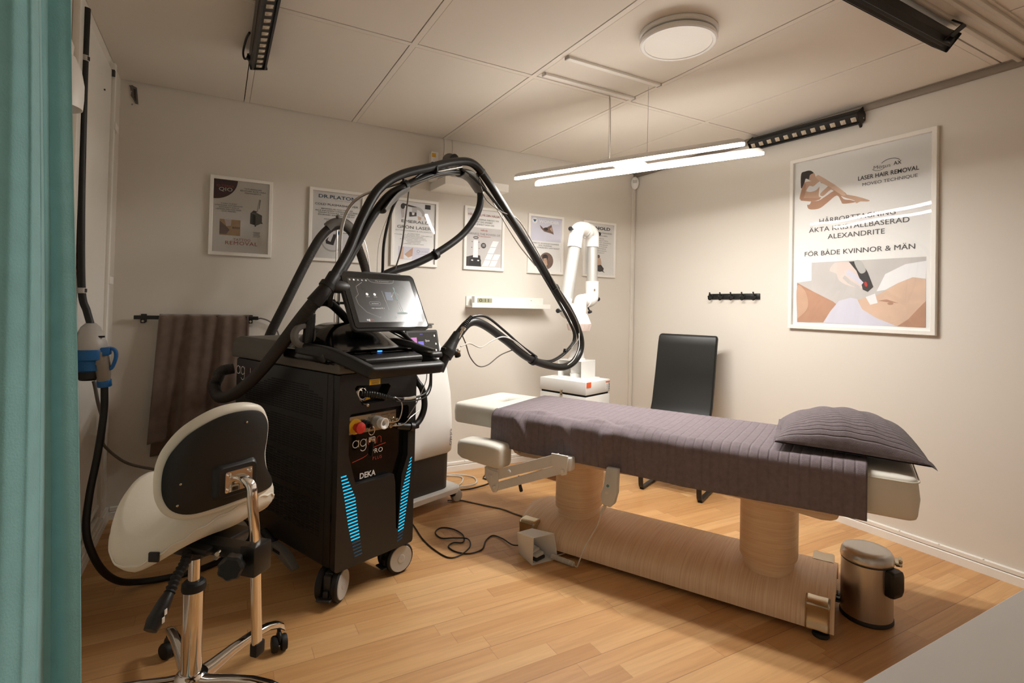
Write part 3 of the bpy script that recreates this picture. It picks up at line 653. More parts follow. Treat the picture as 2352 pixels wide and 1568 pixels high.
# large poster on the right wall
s = framed('large hair removal poster in a tall white frame, with a reclining woman on it', (XR, 1.984, 1.040), (0, -1, 0), (-1, 0, 0), 0.748, 1.004, 0.022, 0.024)
BIGM = {'skin_dk': 'skin_c', 'skin': 'skin_a', 'white': 'photo_lav', 'white2': 'photo_white', 'photo_bg': 'photo_grey', 'coat': 'photo_white', 'glove': 'glove', 'dark': 'photo_dark', 'chrome': 'light_grey', 'tip': 'photo_white', 'skin2': 'skin_b', 'skin3': 'skin_c', 'hair': 'hair'}
BIG = [
 ('photo_bg',[(0.156, 0.378), (0.965, 0.374), (0.966, 0.014), (0.038, 0.016), (0.035, 0.26), (0.156, 0.27)]),
 ('coat',[(0.966, 0.353), (0.838, 0.341), (0.708, 0.293), (0.651, 0.201), (0.709, 0.208), (0.794, 0.244), (0.884, 0.272), (0.963, 0.262)]),
 ('skin_dk',[(0.032, 0.26), (0.16, 0.209), (0.336, 0.144), (0.37, 0.123), (0.259, 0.021), (0.038, 0.016)]),
 ('skin',[(0.515, 0.153), (0.592, 0.17), (0.651, 0.178), (0.719, 0.208), (0.794, 0.244), (0.884, 0.27), (0.963, 0.26), (0.966, 0.014), (0.788, 0.015), (0.654, 0.052), (0.552, 0.099)]),
 ('white',[(0.259, 0.021), (0.315, 0.089), (0.381, 0.149), (0.467, 0.167), (0.515, 0.159), (0.552, 0.103), (0.653, 0.056), (0.793, 0.015), (0.554, 0.014)]),
 ('glove',[(0.304, 0.325), (0.332, 0.362), (0.376, 0.372), (0.455, 0.366), (0.507, 0.317), (0.57, 0.266), (0.562, 0.219), (0.444, 0.237), (0.378, 0.268), (0.355, 0.306)]),
 ('dark',[(0.45, 0.371), (0.539, 0.372), (0.589, 0.306), (0.629, 0.225), (0.591, 0.198), (0.555, 0.211), (0.539, 0.259), (0.507, 0.317)]),
 ('chrome',[(0.49, 0.37), (0.539, 0.372), (0.574, 0.322), (0.559, 0.303), (0.528, 0.308)]),
 ('tip',[(0.576, 0.17), (0.641, 0.189), (0.66, 0.138), (0.608, 0.128)]),
 ('skin2',[(0.089, 0.874), (0.145, 0.875), (0.192, 0.9), (0.24, 0.878), (0.322, 0.827), (0.39, 0.784), (0.423, 0.763), (0.426, 0.746), (0.402, 0.749), (0.368, 0.77), (0.299, 0.813), (0.223, 0.85), (0.21, 0.813), (0.207, 0.774), (0.228, 0.763), (0.196, 0.75), (0.147, 0.747), (0.104, 0.759), (0.05, 0.772), (0.045, 0.791), (0.065, 0.846)]),
 ('skin2',[(0.219, 0.786), (0.265, 0.814), (0.308, 0.833), (0.345, 0.803), (0.412, 0.762), (0.499, 0.737), (0.59, 0.705), (0.582, 0.698), (0.531, 0.704), (0.5, 0.698), (0.483, 0.716), (0.413, 0.741), (0.346, 0.773), (0.305, 0.8), (0.242, 0.77)]),
 ('skin3',[(0.111, 0.738), (0.135, 0.748), (0.208, 0.748), (0.26, 0.765), (0.345, 0.79), (0.402, 0.735), (0.457, 0.721), (0.495, 0.705), (0.403, 0.706), (0.386, 0.722), (0.352, 0.76), (0.278, 0.727), (0.22, 0.701), (0.161, 0.699), (0.121, 0.709)]),
 ('skin2',[(0.122, 0.918), (0.158, 0.925), (0.177, 0.898), (0.171, 0.878), (0.145, 0.875), (0.117, 0.887)]),
 ('hair',[(0.056, 0.841), (0.054, 0.928), (0.088, 0.94), (0.131, 0.939), (0.16, 0.921), (0.131, 0.912), (0.122, 0.887), (0.095, 0.895), (0.083, 0.87)]),
 ('white2',[(0.104, 0.823), (0.127, 0.846), (0.16, 0.839), (0.187, 0.851), (0.215, 0.862), (0.22, 0.842), (0.188, 0.814), (0.14, 0.808), (0.107, 0.815)]),
 ('white2',[(0.106, 0.748), (0.141, 0.754), (0.135, 0.735), (0.113, 0.733)])]
def smooth2(p, straight):
    if straight: return p
    return [(q.x, q.y) for q in catmull([(a, c, 0) for a, c in p], 4, True)]
BIG += [('skin_dk', [(0.085, 0.87), (0.10, 0.86), (0.092, 0.80), (0.078, 0.778), (0.16, 0.768), (0.225, 0.762), (0.215, 0.752), (0.14, 0.750), (0.055, 0.765), (0.047, 0.79)]),
 ('skin', [(0.175, 0.895), (0.200, 0.903), (0.245, 0.878), (0.33, 0.828), (0.40, 0.78), (0.424, 0.752), (0.402, 0.752), (0.36, 0.775), (0.29, 0.82), (0.215, 0.86)]),
 ('white', [(0.44, 0.33), (0.50, 0.30), (0.56, 0.25), (0.545, 0.237), (0.48, 0.272), (0.43, 0.30)]), ('photo_bg', [(0.42, 0.295), (0.47, 0.262), (0.54, 0.226), (0.525, 0.217), (0.45, 0.246), (0.405, 0.278)]),
 ('skin_dk', [(0.79, 0.016), (0.966, 0.016), (0.966, 0.15), (0.92, 0.11), (0.86, 0.055)]), ('skin_dk', [(0.66, 0.150), (0.72, 0.157), (0.80, 0.137), (0.72, 0.143)]),
 ('skin2', [(0.034, 0.24), (0.11, 0.20), (0.13, 0.11), (0.06, 0.05), (0.038, 0.06)]), ('red', [(0.565, 0.250), (0.580, 0.253), (0.588, 0.232), (0.574, 0.228)])]
BIGM['red'] = 'red_button'
for m, p in BIG: s.poly(smooth2(p, m in ('photo_bg', 'skin_dk', 'skin', 'white', 'coat', 'dark', 'tip')), BIGM[m])
s.ell(0.745, 0.135, 0.020, 0.007, 'skin_c')
s.txt('Mötus', 0.620, 0.735, 0.868, 0.020, 'ink_soft', res=4); s.txt('AX', 0.755, 0.806, 0.872, 0.020, 'ink_black', bold=0.01, res=4)
s.arc(0.735, 0.877, 0.072, 0.035, 30, 150, 0.004, 'ink'); s.arc(0.655, 0.875, 0.045, 0.018, 190, 350, 0.004, 'ink_soft')
s.txt('LASER HAIR REMOVAL', 0.511, 0.916, 0.823, 0.0235, 'ink_black', bold=0.010, res=4); s.txt('MOVEO TECHNIQUE', 0.543, 0.908, 0.788, 0.0175, 'ink', res=4)
s.txt('HÅRBORTTAGNING', 0.216, 0.772, 0.609, 0.0285, 'ink', res=4); s.txt('ÄKTA KRISTALLBASERAD', 0.130, 0.860, 0.560, 0.0285, 'ink', res=4); s.txt('ALEXANDRITE', 0.285, 0.702, 0.512, 0.0285, 'ink', res=4); s.txt('FÖR BÅDE KVINNOR & MÄN', 0.097, 0.897, 0.418, 0.0285, 'ink', res=4)
finish(s)

# ---------------------------------------------------------------- things on the back wall
t = thing('towel_rail', 'black square towel rail on the back wall, holding the brown towel', 'towel rail', (-0.08, YB, 1.03))
b = MB(); b.box((-0.085, 3.325, 1.031), (0.578, 0.012, 0.020), bev=0.002); b.build('bar', 'black_metal', t, world=True)
for x in (-0.335, 0.165):
    b = MB(); b.box((x, 3.347, 1.030), (0.014, 0.044, 0.014), bev=0.002); b.box((x, YB - 0.004, 1.026), (0.026, 0.008, 0.044), bev=0.003); b.box((x, 3.332, 1.012), (0.022, 0.014, 0.022), bev=0.003)
    b.cyl((x, 3.325, 1.012), (x, 3.323, 1.012), 0.006, seg=12, mi=1)
    b.build('bracket', ['black_metal', 'nickel'], t, world=True)
TW = MB()
def towel_fn(front):
    zb = 0.385 if front else 0.30
    def fn(u, v):
        spread = 0.02 * v
        x = (-0.262 - spread * 1.6) + (0.415 + spread * 2) * u + (0.0 if front else 0.006)
        fold = 0.020 * math.sin(u * 17.0 + 0.6 + 0.8 * math.sin(v * 2)) * (0.3 + v) + 0.010 * math.sin(u * 37 + v * 3)
        y0 = 3.316 if front else 3.342
        y = y0 - (0.02 * v + 0.008 + fold * 0.9 if front else -0.012 * v) 
        z = 1.0475 - (1.0475 - zb) * v + 0.006 * math.sin(u * 9) * v
        if v < 0.012: y += (3.325 - y) * (1 - v / 0.012)
        return (x, min(y, 3.3645), z)
    return fn
for fr in (True, False): TW.grid(towel_fn(fr), 90, 50)
tw = TW.build('hanging_towel', 'towel_brown', angle=80); tag(tw, 'brown velvety towel hanging folded over the black rail', 'towel')
md = tw.modifiers.new('thick', 'SOLIDIFY'); md.thickness = 0.006; md.offset = 0
b = MB(); b.tube([(0.19, 3.336, 1.022), (0.22, 3.33, 1.03), (0.27, 3.34, 1.008), (0.31, 3.352, 0.95), (0.32, 3.355, 0.88)], 0.004, seg=8)
tag(b.build('wall_cable', 'cable_grey'), 'thin grey cable looping from the right end of the towel rail', 'cable')

t = thing('wall_shelf', 'long narrow white picture ledge on the back wall, holding the clock', 'shelf', (1.81, YB, 1.11))
b = MB(); b.box((1.812, YB - 0.058, 1.125), (0.626, 0.104, 0.012), bev=0.001, seg=1); b.build('board', 'trim_white', t, world=True)
b = MB(); b.box((1.812, YB - 0.005, 1.157), (0.626, 0.010, 0.076), bev=0.001, seg=1); b.build('back', 'trim_white', t, world=True)
b = MB(); b.box((1.812, YB - 0.106, 1.133), (0.626, 0.010, 0.032), bev=0.001, seg=1); b.build('lip', 'trim_white', t, world=True)
b = MB(); b.cyl((2.02, YB - 0.012, 1.176), (2.02, YB - 0.010, 1.176), 0.003, seg=10); b.build('screw', 'nickel', t, world=True)
t = thing('digital_clock', 'small white digital clock with olive display on the narrow white shelf', 'clock', (1.59, YB - 0.075, 1.131))
b = MB(); b.box((1.596, YB - 0.06, 1.164), (0.140, 0.05, 0.062), bev=0.004); b.build('case', 'white_plastic', t, world=True)
b = MB(); b.box((1.604, YB - 0.0855, 1.167), (0.112, 0.002, 0.030), mi=0)
def clk(x, y): return (1.604 + x, YB - 0.087, 1.156 + y)
b.text('0:11', clk, size=0.032, x0=-0.042, x1=0.03, mi=1); b.build('display', ['lcd', 'ink_black'], t, world=True, normals=False)

t = thing('corner_shelf', 'thick white box shelf high on the back wall, behind the hose arch', 'shelf', (1.40, YB, 1.93))
b = MB(); b.box((1.445, YB - 0.136, 1.911), (0.45, 0.272, 0.052), bev=0.002, seg=1); b.build('board', 'trim_white', t, world=True)
t = thing('security_camera', 'white camera with dark round lens housing on the box shelf', 'camera', (1.28, 3.25, 1.937))
b = MB(); b.lathe([(0.045, 0), (0.047, 0.004), (0.03, 0.012), (0.012, 0.02), (0.011, 0.10), (0.02, 0.108)], (1.300, 3.24, 1.937), seg=24); b.build('stand', 'white_plastic', t, world=True)
b = MB(); b.sphere((1.300, 3.235, 2.075), (0.046, 0.05, 0.044), seg=28); b.build('body', 'mid_grey', t, world=True)
b = MB(); b.lathe([(0.034, 0), (0.036, 0.006), (0.028, 0.012), (0.001, 0.014)], (1.311, 3.185, 2.070), (0.3, -0.94, -0.15), seg=24); b.build('lens', 'black_gloss', t, world=True)
t = thing('adapter_box', 'upright white box with a yellow label on the box shelf beside the camera', 'box', (1.215, 3.29, 1.937))
b = MB(); b.box((1.219, 3.315, 2.035), (0.050, 0.05, 0.195), bev=0.006); b.build('case', 'white_plastic', t, world=True)
b = MB(); b.box((1.212, 3.2895, 2.108), (0.026, 0.001, 0.026)); b.build('label', 'yellow', t, world=True)
b = MB(); b.lathe([(0.022, 0), (0.024, 0.004), (0.022, 0.03), (0.012, 0.05), (0.014, 0.055), (0.014, 0.07), (0.004, 0.075)], (1.36, 3.19, 1.937), seg=20)
tag(b.build('pink_bottle', 'skin_a'), 'small pinkish bottle on the front edge of the box shelf', 'bottle')
b = MB(); b.sphere((1.41, 3.16, 1.954), (0.028, 0.022, 0.017), seg=16); b.sphere((1.44, 3.165, 1.947), (0.016, 0.016, 0.011), seg=12)
tag(b.build('pink_ornament', 'glove'), 'small pale pink ornament lying right of the bottle on the box shelf', 'ornament')
for x in (1.31, 1.37):
    b = MB(); b.tube([(x, YB - 0.003, 2.25), (x + 0.004, YB - 0.003, 2.18), (x - 0.002, YB - 0.003, 2.10), (x + 0.002, YB - 0.003, 1.98)], 0.002, seg=6)
    tag(b.build('wall_cable', 'cable_white'), ('thin white cable hanging from the ceiling to the box shelf, left one' if x < 1.34 else 'thin white cable hanging from the ceiling to the box shelf, right one'), 'cable')
# torn plaster high on the left
b = MB(); random.seed(3)
pts = [(-0.432, 2.228), (-0.418, 2.232), (-0.398, 2.222), (-0.394, 2.185), (-0.390, 2.14), (-0.402, 2.139), (-0.414, 2.165), (-0.424, 2.178), (-0.418, 2.20)]
b.prism([(x, YB, z) for x, z in pts], (0, -0.006, 0)); b.prism([(-0.412, YB - 0.006, 2.215), (-0.402, YB - 0.006, 2.212), (-0.399, YB - 0.006, 2.15), (-0.408, YB - 0.006, 2.17)], (0, -0.004, 0), mi=1)
for k in range(12):
    b.box((-0.425 + random.random() * 0.03, YB - 0.003, 2.13 + random.random() * 0.10), (0.004, 0.005, 0.006), mi=2, rot=random.random())
tag(b.build('plaster_patch', ['mid_grey', 'gap_dark', 'trim_grey']), 'torn grey patch of plaster under the ceiling near the left corner', 'wall damage')
# motion sensor in the right corner
t = thing('motion_sensor', 'white oval motion sensor in the right corner under the ceiling', 'sensor', (2.975, 3.335, 2.12))
R45 = Matrix.Rotation(math.radians(-45), 4, 'Z')
b = MB(); b.sphere((2.972, 3.33, 2.165), (0.032, 0.024, 0.052), rot=R45, seg=28); b.build('case', 'white_plastic', t, world=True)
b = MB(); b.box((2.9545, 3.3125, 2.172), (0.034, 0.004, 0.026), rot=R45, bev=0.0015, seg=1); b.build('lens', 'light_grey', t, world=True)
# hook rack
t = thing('hook_rack', 'black wall rack with five hooks on the right wall', 'hook rack', (XR, 2.39, 1.23))
b = MB(); b.box((XR - 0.005, 2.385, 1.231), (0.010, 0.40, 0.038), bev=0.003); b.build('rail', 'black_metal', t, world=True)
for k in range(5):
    y = 2.555 - 0.0855 * k; b = MB()
    b.tube([(XR - 0.010, y, 1.226), (XR - 0.020, y, 1.212), (XR - 0.034, y, 1.208), (XR - 0.044, y, 1.216), (XR - 0.046, y, 1.230)], 0.0042, seg=10)
    b.tube([(XR - 0.010, y, 1.236), (XR - 0.026, y, 1.242), (XR - 0.034, y, 1.254)], 0.004, seg=10); b.sphere((XR - 0.046, y, 1.231), 0.0055, seg=10); b.sphere((XR - 0.034, y, 1.255), 0.0055, seg=10); b.box((XR - 0.011, y, 1.231), (0.006, 0.016, 0.032), bev=0.002)
    b.build('hook', 'black_metal', t, world=True)
# ---------------------------------------------------------------- laser machine (local: x along the front, y to the rear)
LM = thing('laser_machine', 'tall black wheeled laser machine with cyan light slots, tilted screen and hose boom', 'laser machine', (0.406, 2.04, 0), 22)
W, DP, Z0, Z1 = 0.372, 0.86, 0.128, 0.862
b = MB()
b.box((W / 2, 0.045 + (DP - 0.045) / 2, (Z0 + Z1) / 2), (W, DP - 0.045, Z1 - Z0), bev=0.012)
b.build('body', 'black_body', LM)
# front shell with the glossy recess and the connector recess cut out
RECESS = [(0.046, 0.700), (0.046, 0.557), (0.082, 0.436), (0.264, 0.436), (0.272, 0.40), (0.282, 0.21), (0.290, 0.205), (0.304, 0.424), (0.333, 0.50), (0.333, 0.702), (0.325, 0.712), (0.055, 0.712)]
CONN = [(0.066, 0.806), (0.101, 0.738), (0.205, 0.742), (0.236, 0.800), (0.225, 0.810), (0.075, 0.816)]
b = MB()
outer = rrect(W, Z1 - Z0, 0.012, 4, W / 2, (Z0 + Z1) / 2)
b.plate(outer, [RECESS, CONN], 0.03, lambda x, y, d: (x, d, y))
b.build('front_shell', 'black_body', LM, angle=30)
b = MB(); b.box((W / 2, 0.038, (Z0 + Z1) / 2), (W - 0.01, 0.016, Z1 - Z0 - 0.01)); b.build('front_panel', 'black_gloss', LM)
# control plate
b = MB(); b.prism([(0.047, 0.010, 0.629), (0.275, 0.010, 0.625), (0.275, 0.010, 0.698), (0.055, 0.010, 0.698), (0.047, 0.010, 0.690)], (0, 0.018, 0), bev=0.001, seg=1)
def pl(y): return lambda x, z: (x, y, z)
def T(b, txt, x0, x1, z, h, mi, y=0.0, **k): return b.text(txt, lambda x, zz: (x, y, z + zz), size=h / 0.72, x0=x0, x1=x1, mi=mi, **k)
T(b, 'O', 0.104, 0.112, 0.675, 0.008, 1, 0.0095); T(b, 'I', 0.140, 0.142, 0.679, 0.008, 1, 0.0095); T(b, 'PILOT', 0.152, 0.172, 0.689, 0.006, 1, 0.0095); T(b, 'INTERLOCK', 0.20, 0.235, 0.683, 0.005, 1, 0.0095); T(b, 'REMOTE', 0.246, 0.270, 0.683, 0.005, 1, 0.0095)
b.cyl((0.056, 0.009, 0.688), (0.056, 0.006, 0.688), 0.0045, seg=12, mi=2)
cp = b.build('control_plate', ['nickel', 'ink', 'satin_steel'], LM)
b = MB(); b.cyl((0.078, 0.010, 0.658), (0.078, 0.006, 0.658), 0.030, seg=32); b.build('stop_disc', 'yellow', cp)
b = MB(); b.lathe([(0.014, 0), (0.014, 0.014), (0.021, 0.018), (0.0225, 0.024), (0.021, 0.031), (0.014, 0.034), (0.001, 0.035)], (0.080, 0.006, 0.657), (0.05, -1, 0), seg=32); b.build('emergency_stop', 'red_button', cp)
b = MB(); b.lathe([(0.016, 0), (0.016, 0.010), (0.013, 0.014), (0.013, 0.020), (0.001, 0.021)], (0.124, 0.010, 0.662), (0, -1, 0), seg=28); b.box((0.126, -0.022, 0.657), (0.006, 0.024, 0.020), bev=0.002); b.build('key_switch', 'black_plastic', cp)
b = MB(); ring = [(0.128 + 0.014 * math.cos(a), -0.028, 0.640 + 0.016 * math.sin(a)) for a in [2 * PI * k / 16 for k in range(16)]]; b.tube(ring, 0.0014, seg=8, res=3, closed=True); b.box((0.128, -0.028, 0.607), (0.028, 0.006, 0.020), bev=0.002); b.build('key_ring', 'chrome', cp)
b = MB(); b.tube([(0.128, -0.028, 0.600), (0.128, -0.027, 0.57), (0.129, -0.021, 0.545)], 0.001, seg=8, sec=[(0.012, 0.002), (-0.012, 0.002), (-0.012, -0.002), (0.012, -0.002)]); b.build('key_strap', 'black_leather', cp)
b = MB(); b.lathe([(0.024, 0), (0.024, 0.012), (0.022, 0.018), (0.022, 0.03)], (0.178, 0.010, 0.662), (0, -1, 0), seg=32); b.build('port_collar', 'light_grey', cp)
b = MB(); b.lathe([(0.010, 0.026), (0.010, 0.040), (0.018, 0.046), (0.022, 0.046), (0.022, 0.026)], (0.179, 0.010, 0.660), (0.12, -1, 0), seg=32, caps=False); b.build('applicator_port', 'white_plastic', cp)
for x, z in ((0.217, 0.664), (0.236, 0.657), (0.256, 0.662), (0.226, 0.640), (0.250, 0.642)):
    b = MB(); b.lathe([(0.008, 0), (0.008, 0.006), (0.0055, 0.008), (0.0055, 0.022), (0.007, 0.023), (0.007, 0.03), (0.001, 0.031)], (x, 0.010, z), (0, -1, 0), seg=18); b.build('connector', 'nickel', cp)
# logos on the glossy panel: thin round letters drawn as strokes
def wordmark(b, f, xh, ms, w=None):
    w = w or xh * 0.11; r = xh / 2; x = 0.0
    def stroke(pts, mi):
        pts = [V(p) for p in pts]; rows = []
        for k, p in enumerate(pts):
            t = (pts[min(k + 1, len(pts) - 1)] - pts[max(k - 1, 0)]).normalized(); n = V((-t.y, t.x)) * w / 2
            rows.append([V(f(p.x + n.x, p.y + n.y)), V(f(p.x - n.x, p.y - n.y))])
        b.ring_skin(rows, mi, closed=False)
    def circ(cx, cz, a0, a1, rr=r): return [(cx + rr * math.cos(math.radians(a0 + (a1 - a0) * k / 28)), cz + rr * math.sin(math.radians(a0 + (a1 - a0) * k / 28))) for k in range(29)]
    for ch, mi in zip('again', ms):
        if ch in 'ag':
            stroke(circ(x + r, r, 0, 360), mi)
            if ch == 'a': stroke([(x + 2 * r, 0), (x + 2 * r, 2 * r)], mi)
            else: stroke([(x + 2 * r, 2 * r), (x + 2 * r, -0.35 * r)] + circ(x + r, -0.35 * r, 0, -150), mi)
            x += 2 * r + xh * 0.28
        elif ch == 'i': stroke([(x + 0.02 * xh, 0), (x + 0.02 * xh, 2 * r)], mi); x += xh * 0.32
        else: stroke([(x, 0), (x, 1.1 * r)] + circ(x + 0.8 * r, 1.2 * r, 180, 0, 0.8 * r) + [(x + 1.6 * r, 0)], mi)
b = MB(); yy = 0.0285
wordmark(b, lambda x, z: (0.083 + x, yy, 0.570 + z), 0.027, (0, 0, 1, 0, 1))
T(b, 'PRO', 0.170, 0.226, 0.532, 0.019, 0, yy, bold=0.006, spacing=1.1); T(b, 'PLUS', 0.178, 0.222, 0.506, 0.013, 1, yy, spacing=1.2); T(b, 'DEKA', 0.119, 0.194, 0.444, 0.022, 0, yy, bold=0.03)
sw = [(0.083, 0.515), (0.13, 0.524), (0.148, 0.530), (0.158, 0.540), (0.168, 0.553), (0.20, 0.559), (0.240, 0.564)]
b.ring_skin([[V((x, yy, z + 0.0015)), V((x, yy, z - 0.0015))] for x, z in sw], 1, closed=False)
b.build('logo', ['logo_white', 'logo_red'], LM, normals=False)
# light slots
def xl_(z, t):
    zs = [0.478, 0.388, 0.285, 0.160]; A = [0.016, 0.035, 0.054, 0.086]; B = [0.040, 0.081, 0.096, 0.120]
    for k in range(3):
        if z >= zs[k + 1] or k == 2:
            f = (zs[k] - z) / (zs[k] - zs[k + 1]); return A[k] + (A[k + 1] - A[k]) * f, B[k] + (B[k + 1] - B[k]) * f
def xr_(z):
    zs = [0.488, 0.352, 0.168]; A = [0.350, 0.306, 0.291]; B = [0.357, 0.345, 0.318]
    for k in range(2):
        if z >= zs[k + 1] or k == 1:
            f = (zs[k] - z) / (zs[k] - zs[k + 1]); return A[k] + (A[k + 1] - A[k]) * f, B[k] + (B[k + 1] - B[k]) * f
for side in (0, 1):
    b = MB(); n = 25
    for k in range(n):
        z = 0.480 - (0.316 if side == 0 else 0.325) * k / (n - 1)
        a, c = xl_(z, 0) if side == 0 else xr_(z)
        tl = 0.0015 if side == 0 else 0.006
        dim = 1 if k >= n - (5 if side == 0 else 3) else 0
        b.prism([(a, -0.0008, z - 0.0024), (c, -0.0008, z - 0.0024 + tl), (c, -0.0008, z + 0.0024 + tl), (a, -0.0008, z + 0.0024)], (0, 0.002, 0), mi=dim)
    b.build('light_strip', ['led_cyan', 'led_cyan_dim'], LM)
b = MB(); b.box((0.157, -0.0008, 0.823), (0.052, 0.0012, 0.022)); b.box((0.157, -0.0016, 0.829), (0.050, 0.0006, 0.0015), mi=1)
for k in range(3): b.box((0.158, -0.0016, 0.8235 - 0.004 * k), (0.036, 0.0006, 0.0014), mi=1)
b.prism([(0.128, 0.0295, 0.748), (0.160, 0.0295, 0.752), (0.146, 0.0295, 0.772)], (0, -0.001, 0)); b.build('warning_label', ['yellow', 'ink_black'], LM)
# connector in its recess and the plugged lead
b = MB(); b.lathe([(0.001, 0.0), (0.030, 0.0), (0.030, 0.008), (0.024, 0.012), (0.020, 0.012), (0.020, 0.004)], (0.112, 0.030, 0.778), (0.2, -1, 0.1), seg=32)
for k in range(6): b.sphere((0.112 + 0.026 * math.cos(k), 0.019, 0.778 + 0.026 * math.sin(k)), 0.0025, seg=8)
b.tube([(0.105, 0.018, 0.755), (0.112, 0.005, 0.742), (0.122, -0.002, 0.738)], 0.0014, seg=8); b.lathe([(0.002, 0), (0.006, 0.001), (0.007, 0.004), (0.006, 0.008), (0.002, 0.009)], (0.122, 0.0, 0.736), (0, -1, 0), seg=14); b.build('fibre_socket', 'chrome', LM)
b = MB(); b.tube([(0.112, 0.020, 0.779), (0.14, 0.0, 0.776), (0.165, -0.018, 0.770), (0.21, -0.034, 0.757), (0.232, -0.034, 0.753)], [0.013, 0.014, 0.013, 0.011, 0.006], seg=16, ribs=0.002, rib_pitch=0.009); b.build('fibre_plug', 'black_plastic', LM)
LOOPCAB2 = [(0.229, -0.034, 0.753), (0.300, -0.044, 0.747), (0.385, -0.034, 0.752), (0.427, -0.022, 0.784), (0.441, -0.010, 0.845)]
b = MB(); b.tube(LOOPCAB2, 0.0046, seg=10); b.tube([(x + 0.004, y - 0.004, z - 0.012) for x, y, z in LOOPCAB2], 0.003, seg=8); b.build('fibre_lead', 'cable_black', LM)
b = MB(); b.tube([(0.27, -0.040, 0.748), (0.30, -0.044, 0.7465), (0.33, -0.042, 0.748)], 0.0062, seg=12); b.build('lead_sleeve', 'cable_white', LM)
b = MB(); b.tube([(0.217, -0.018, 0.657), (0.25, -0.035, 0.663), (0.262, -0.042, 0.70), (0.258, -0.042, 0.735), (0.232, -0.036, 0.757), (0.222, -0.034, 0.752)], 0.0026, seg=8); b.tube([(0.237, -0.018, 0.640), (0.28, -0.032, 0.642), (0.32, -0.03, 0.665), (0.385, -0.01, 0.682)], 0.0024, seg=8); b.tube([(0.31, -0.02, 0.662), (0.36, -0.02, 0.72), (0.415, -0.01, 0.80), (0.43, 0.0, 0.845)], 0.002, seg=8); b.build('sensor_lead', 'alu', LM)
LOOPCAB = [(0.385, 0.060, 0.850), (0.392, 0.02, 0.80), (0.405, 0.0, 0.766), (0.416, -0.005, 0.699), (0.395, -0.006, 0.645), (0.350, -0.010, 0.618), (0.318, 0.004, 0.620)]
b = MB(); b.tube(LOOPCAB, 0.0135, seg=14, ribs=0.0005, rib_pitch=0.004); b.build('coolant_hose', 'hose_black', LM)
b = MB(); b.cyl((0.348, -0.010, 0.616), (0.276, 0.006, 0.630), 0.015, seg=18); b.cyl((0.352, -0.012, 0.615), (0.335, -0.008, 0.619), 0.019, seg=18); b.box((0.372, -0.004, 0.616), (0.03, 0.012, 0.024), bev=0.004); b.build('hose_fitting', 'black_plastic', LM)
# side grilles
b = MB()
for (zt, zb, rows) in ((0.800, 0.685, 13), (0.655, 0.535, 13), (0.505, 0.39, 12), (0.36, 0.235, 13)):
    cols = 19
    for c in range(cols):
        y = 0.125 + 0.034 * c
        tt = (c + 0.5) / cols
        top = zt - max(0, 0.18 - tt) * 0.20 - max(0, tt - 0.62) * 0.16 if zt > 0.6 else zt
        for r in range(rows):
            z = zt - (zt - zb) * r / (rows - 1)
            if z <= top: b.box((-0.0003, y, z), (0.0012, 0.028, 0.0046))
b.build('vent_grille', 'slot_dark', LM)
b = MB(); b.box((-0.0004, 0.080, 0.495), (0.0012, 0.0016, 0.73)); b.build('panel_seam', 'slot_dark', LM)
b = MB()
def side(y_, z_): return lambda x, z: (-0.0012, y_ - x, z_ + z)
wordmark(b, side(0.848, 0.788), 0.036, (0, 0, 1, 0, 1))
b.text('PRO', side(0.745, 0.752), size=0.026, x0=0.0, x1=0.056, mi=0, res=4); b.ring_skin([[V((-0.0012, y, z + 0.0015)), V((-0.0012, y, z - 0.0015))] for y, z in ((0.832, 0.742), (0.78, 0.744), (0.762, 0.752), (0.748, 0.772), (0.70, 0.782), (0.68, 0.784))], 1, closed=False)
b.build('side_logo', ['logo_white', 'logo_red_dim'], LM, normals=False)
# grey top cover with a raised rear, handle notch dark
b = MB()
prof = [(0.0, 0.864), (0.0, 0.898), (0.006, 0.905), (0.055, 0.906), (0.066, 0.888), (0.165, 0.890), (0.176, 0.912), (0.24, 0.914), (0.262, 0.925), (0.275, 0.955), (0.30, 0.963), (0.80, 0.965), (0.85, 0.957), (0.885, 0.93), (0.892, 0.89), (0.892, 0.864)]
b.prism([(-0.006, y, z) for y, z in prof], (W + 0.012, 0, 0), bev=0.007, seg=3); b.build('top_cover', 'grey_cover', LM, angle=30)
b = MB(); b.box((W / 2, 0.115, 0.895), (W - 0.03, 0.11, 0.03), bev=0.003); b.build('handle_recess', 'slot_dark', LM)
b = MB(); b.cyl((-0.0065, 0.506, 0.874), (-0.0075, 0.506, 0.874), 0.016, seg=24, mi=1); b.cyl((-0.0074, 0.506, 0.874), (-0.0078, 0.506, 0.874), 0.0125, seg=24, mi=0); b.cyl((-0.0077, 0.506, 0.874), (-0.0081, 0.506, 0.874), 0.0105, seg=24, mi=1); b.box((-0.0083, 0.506, 0.874), (0.0006, 0.003, 0.012), mi=0); b.box((-0.0083, 0.508, 0.876), (0.0006, 0.006, 0.003), mi=0)
b.build('safety_sticker', ['logo_red', 'maroon'], LM)
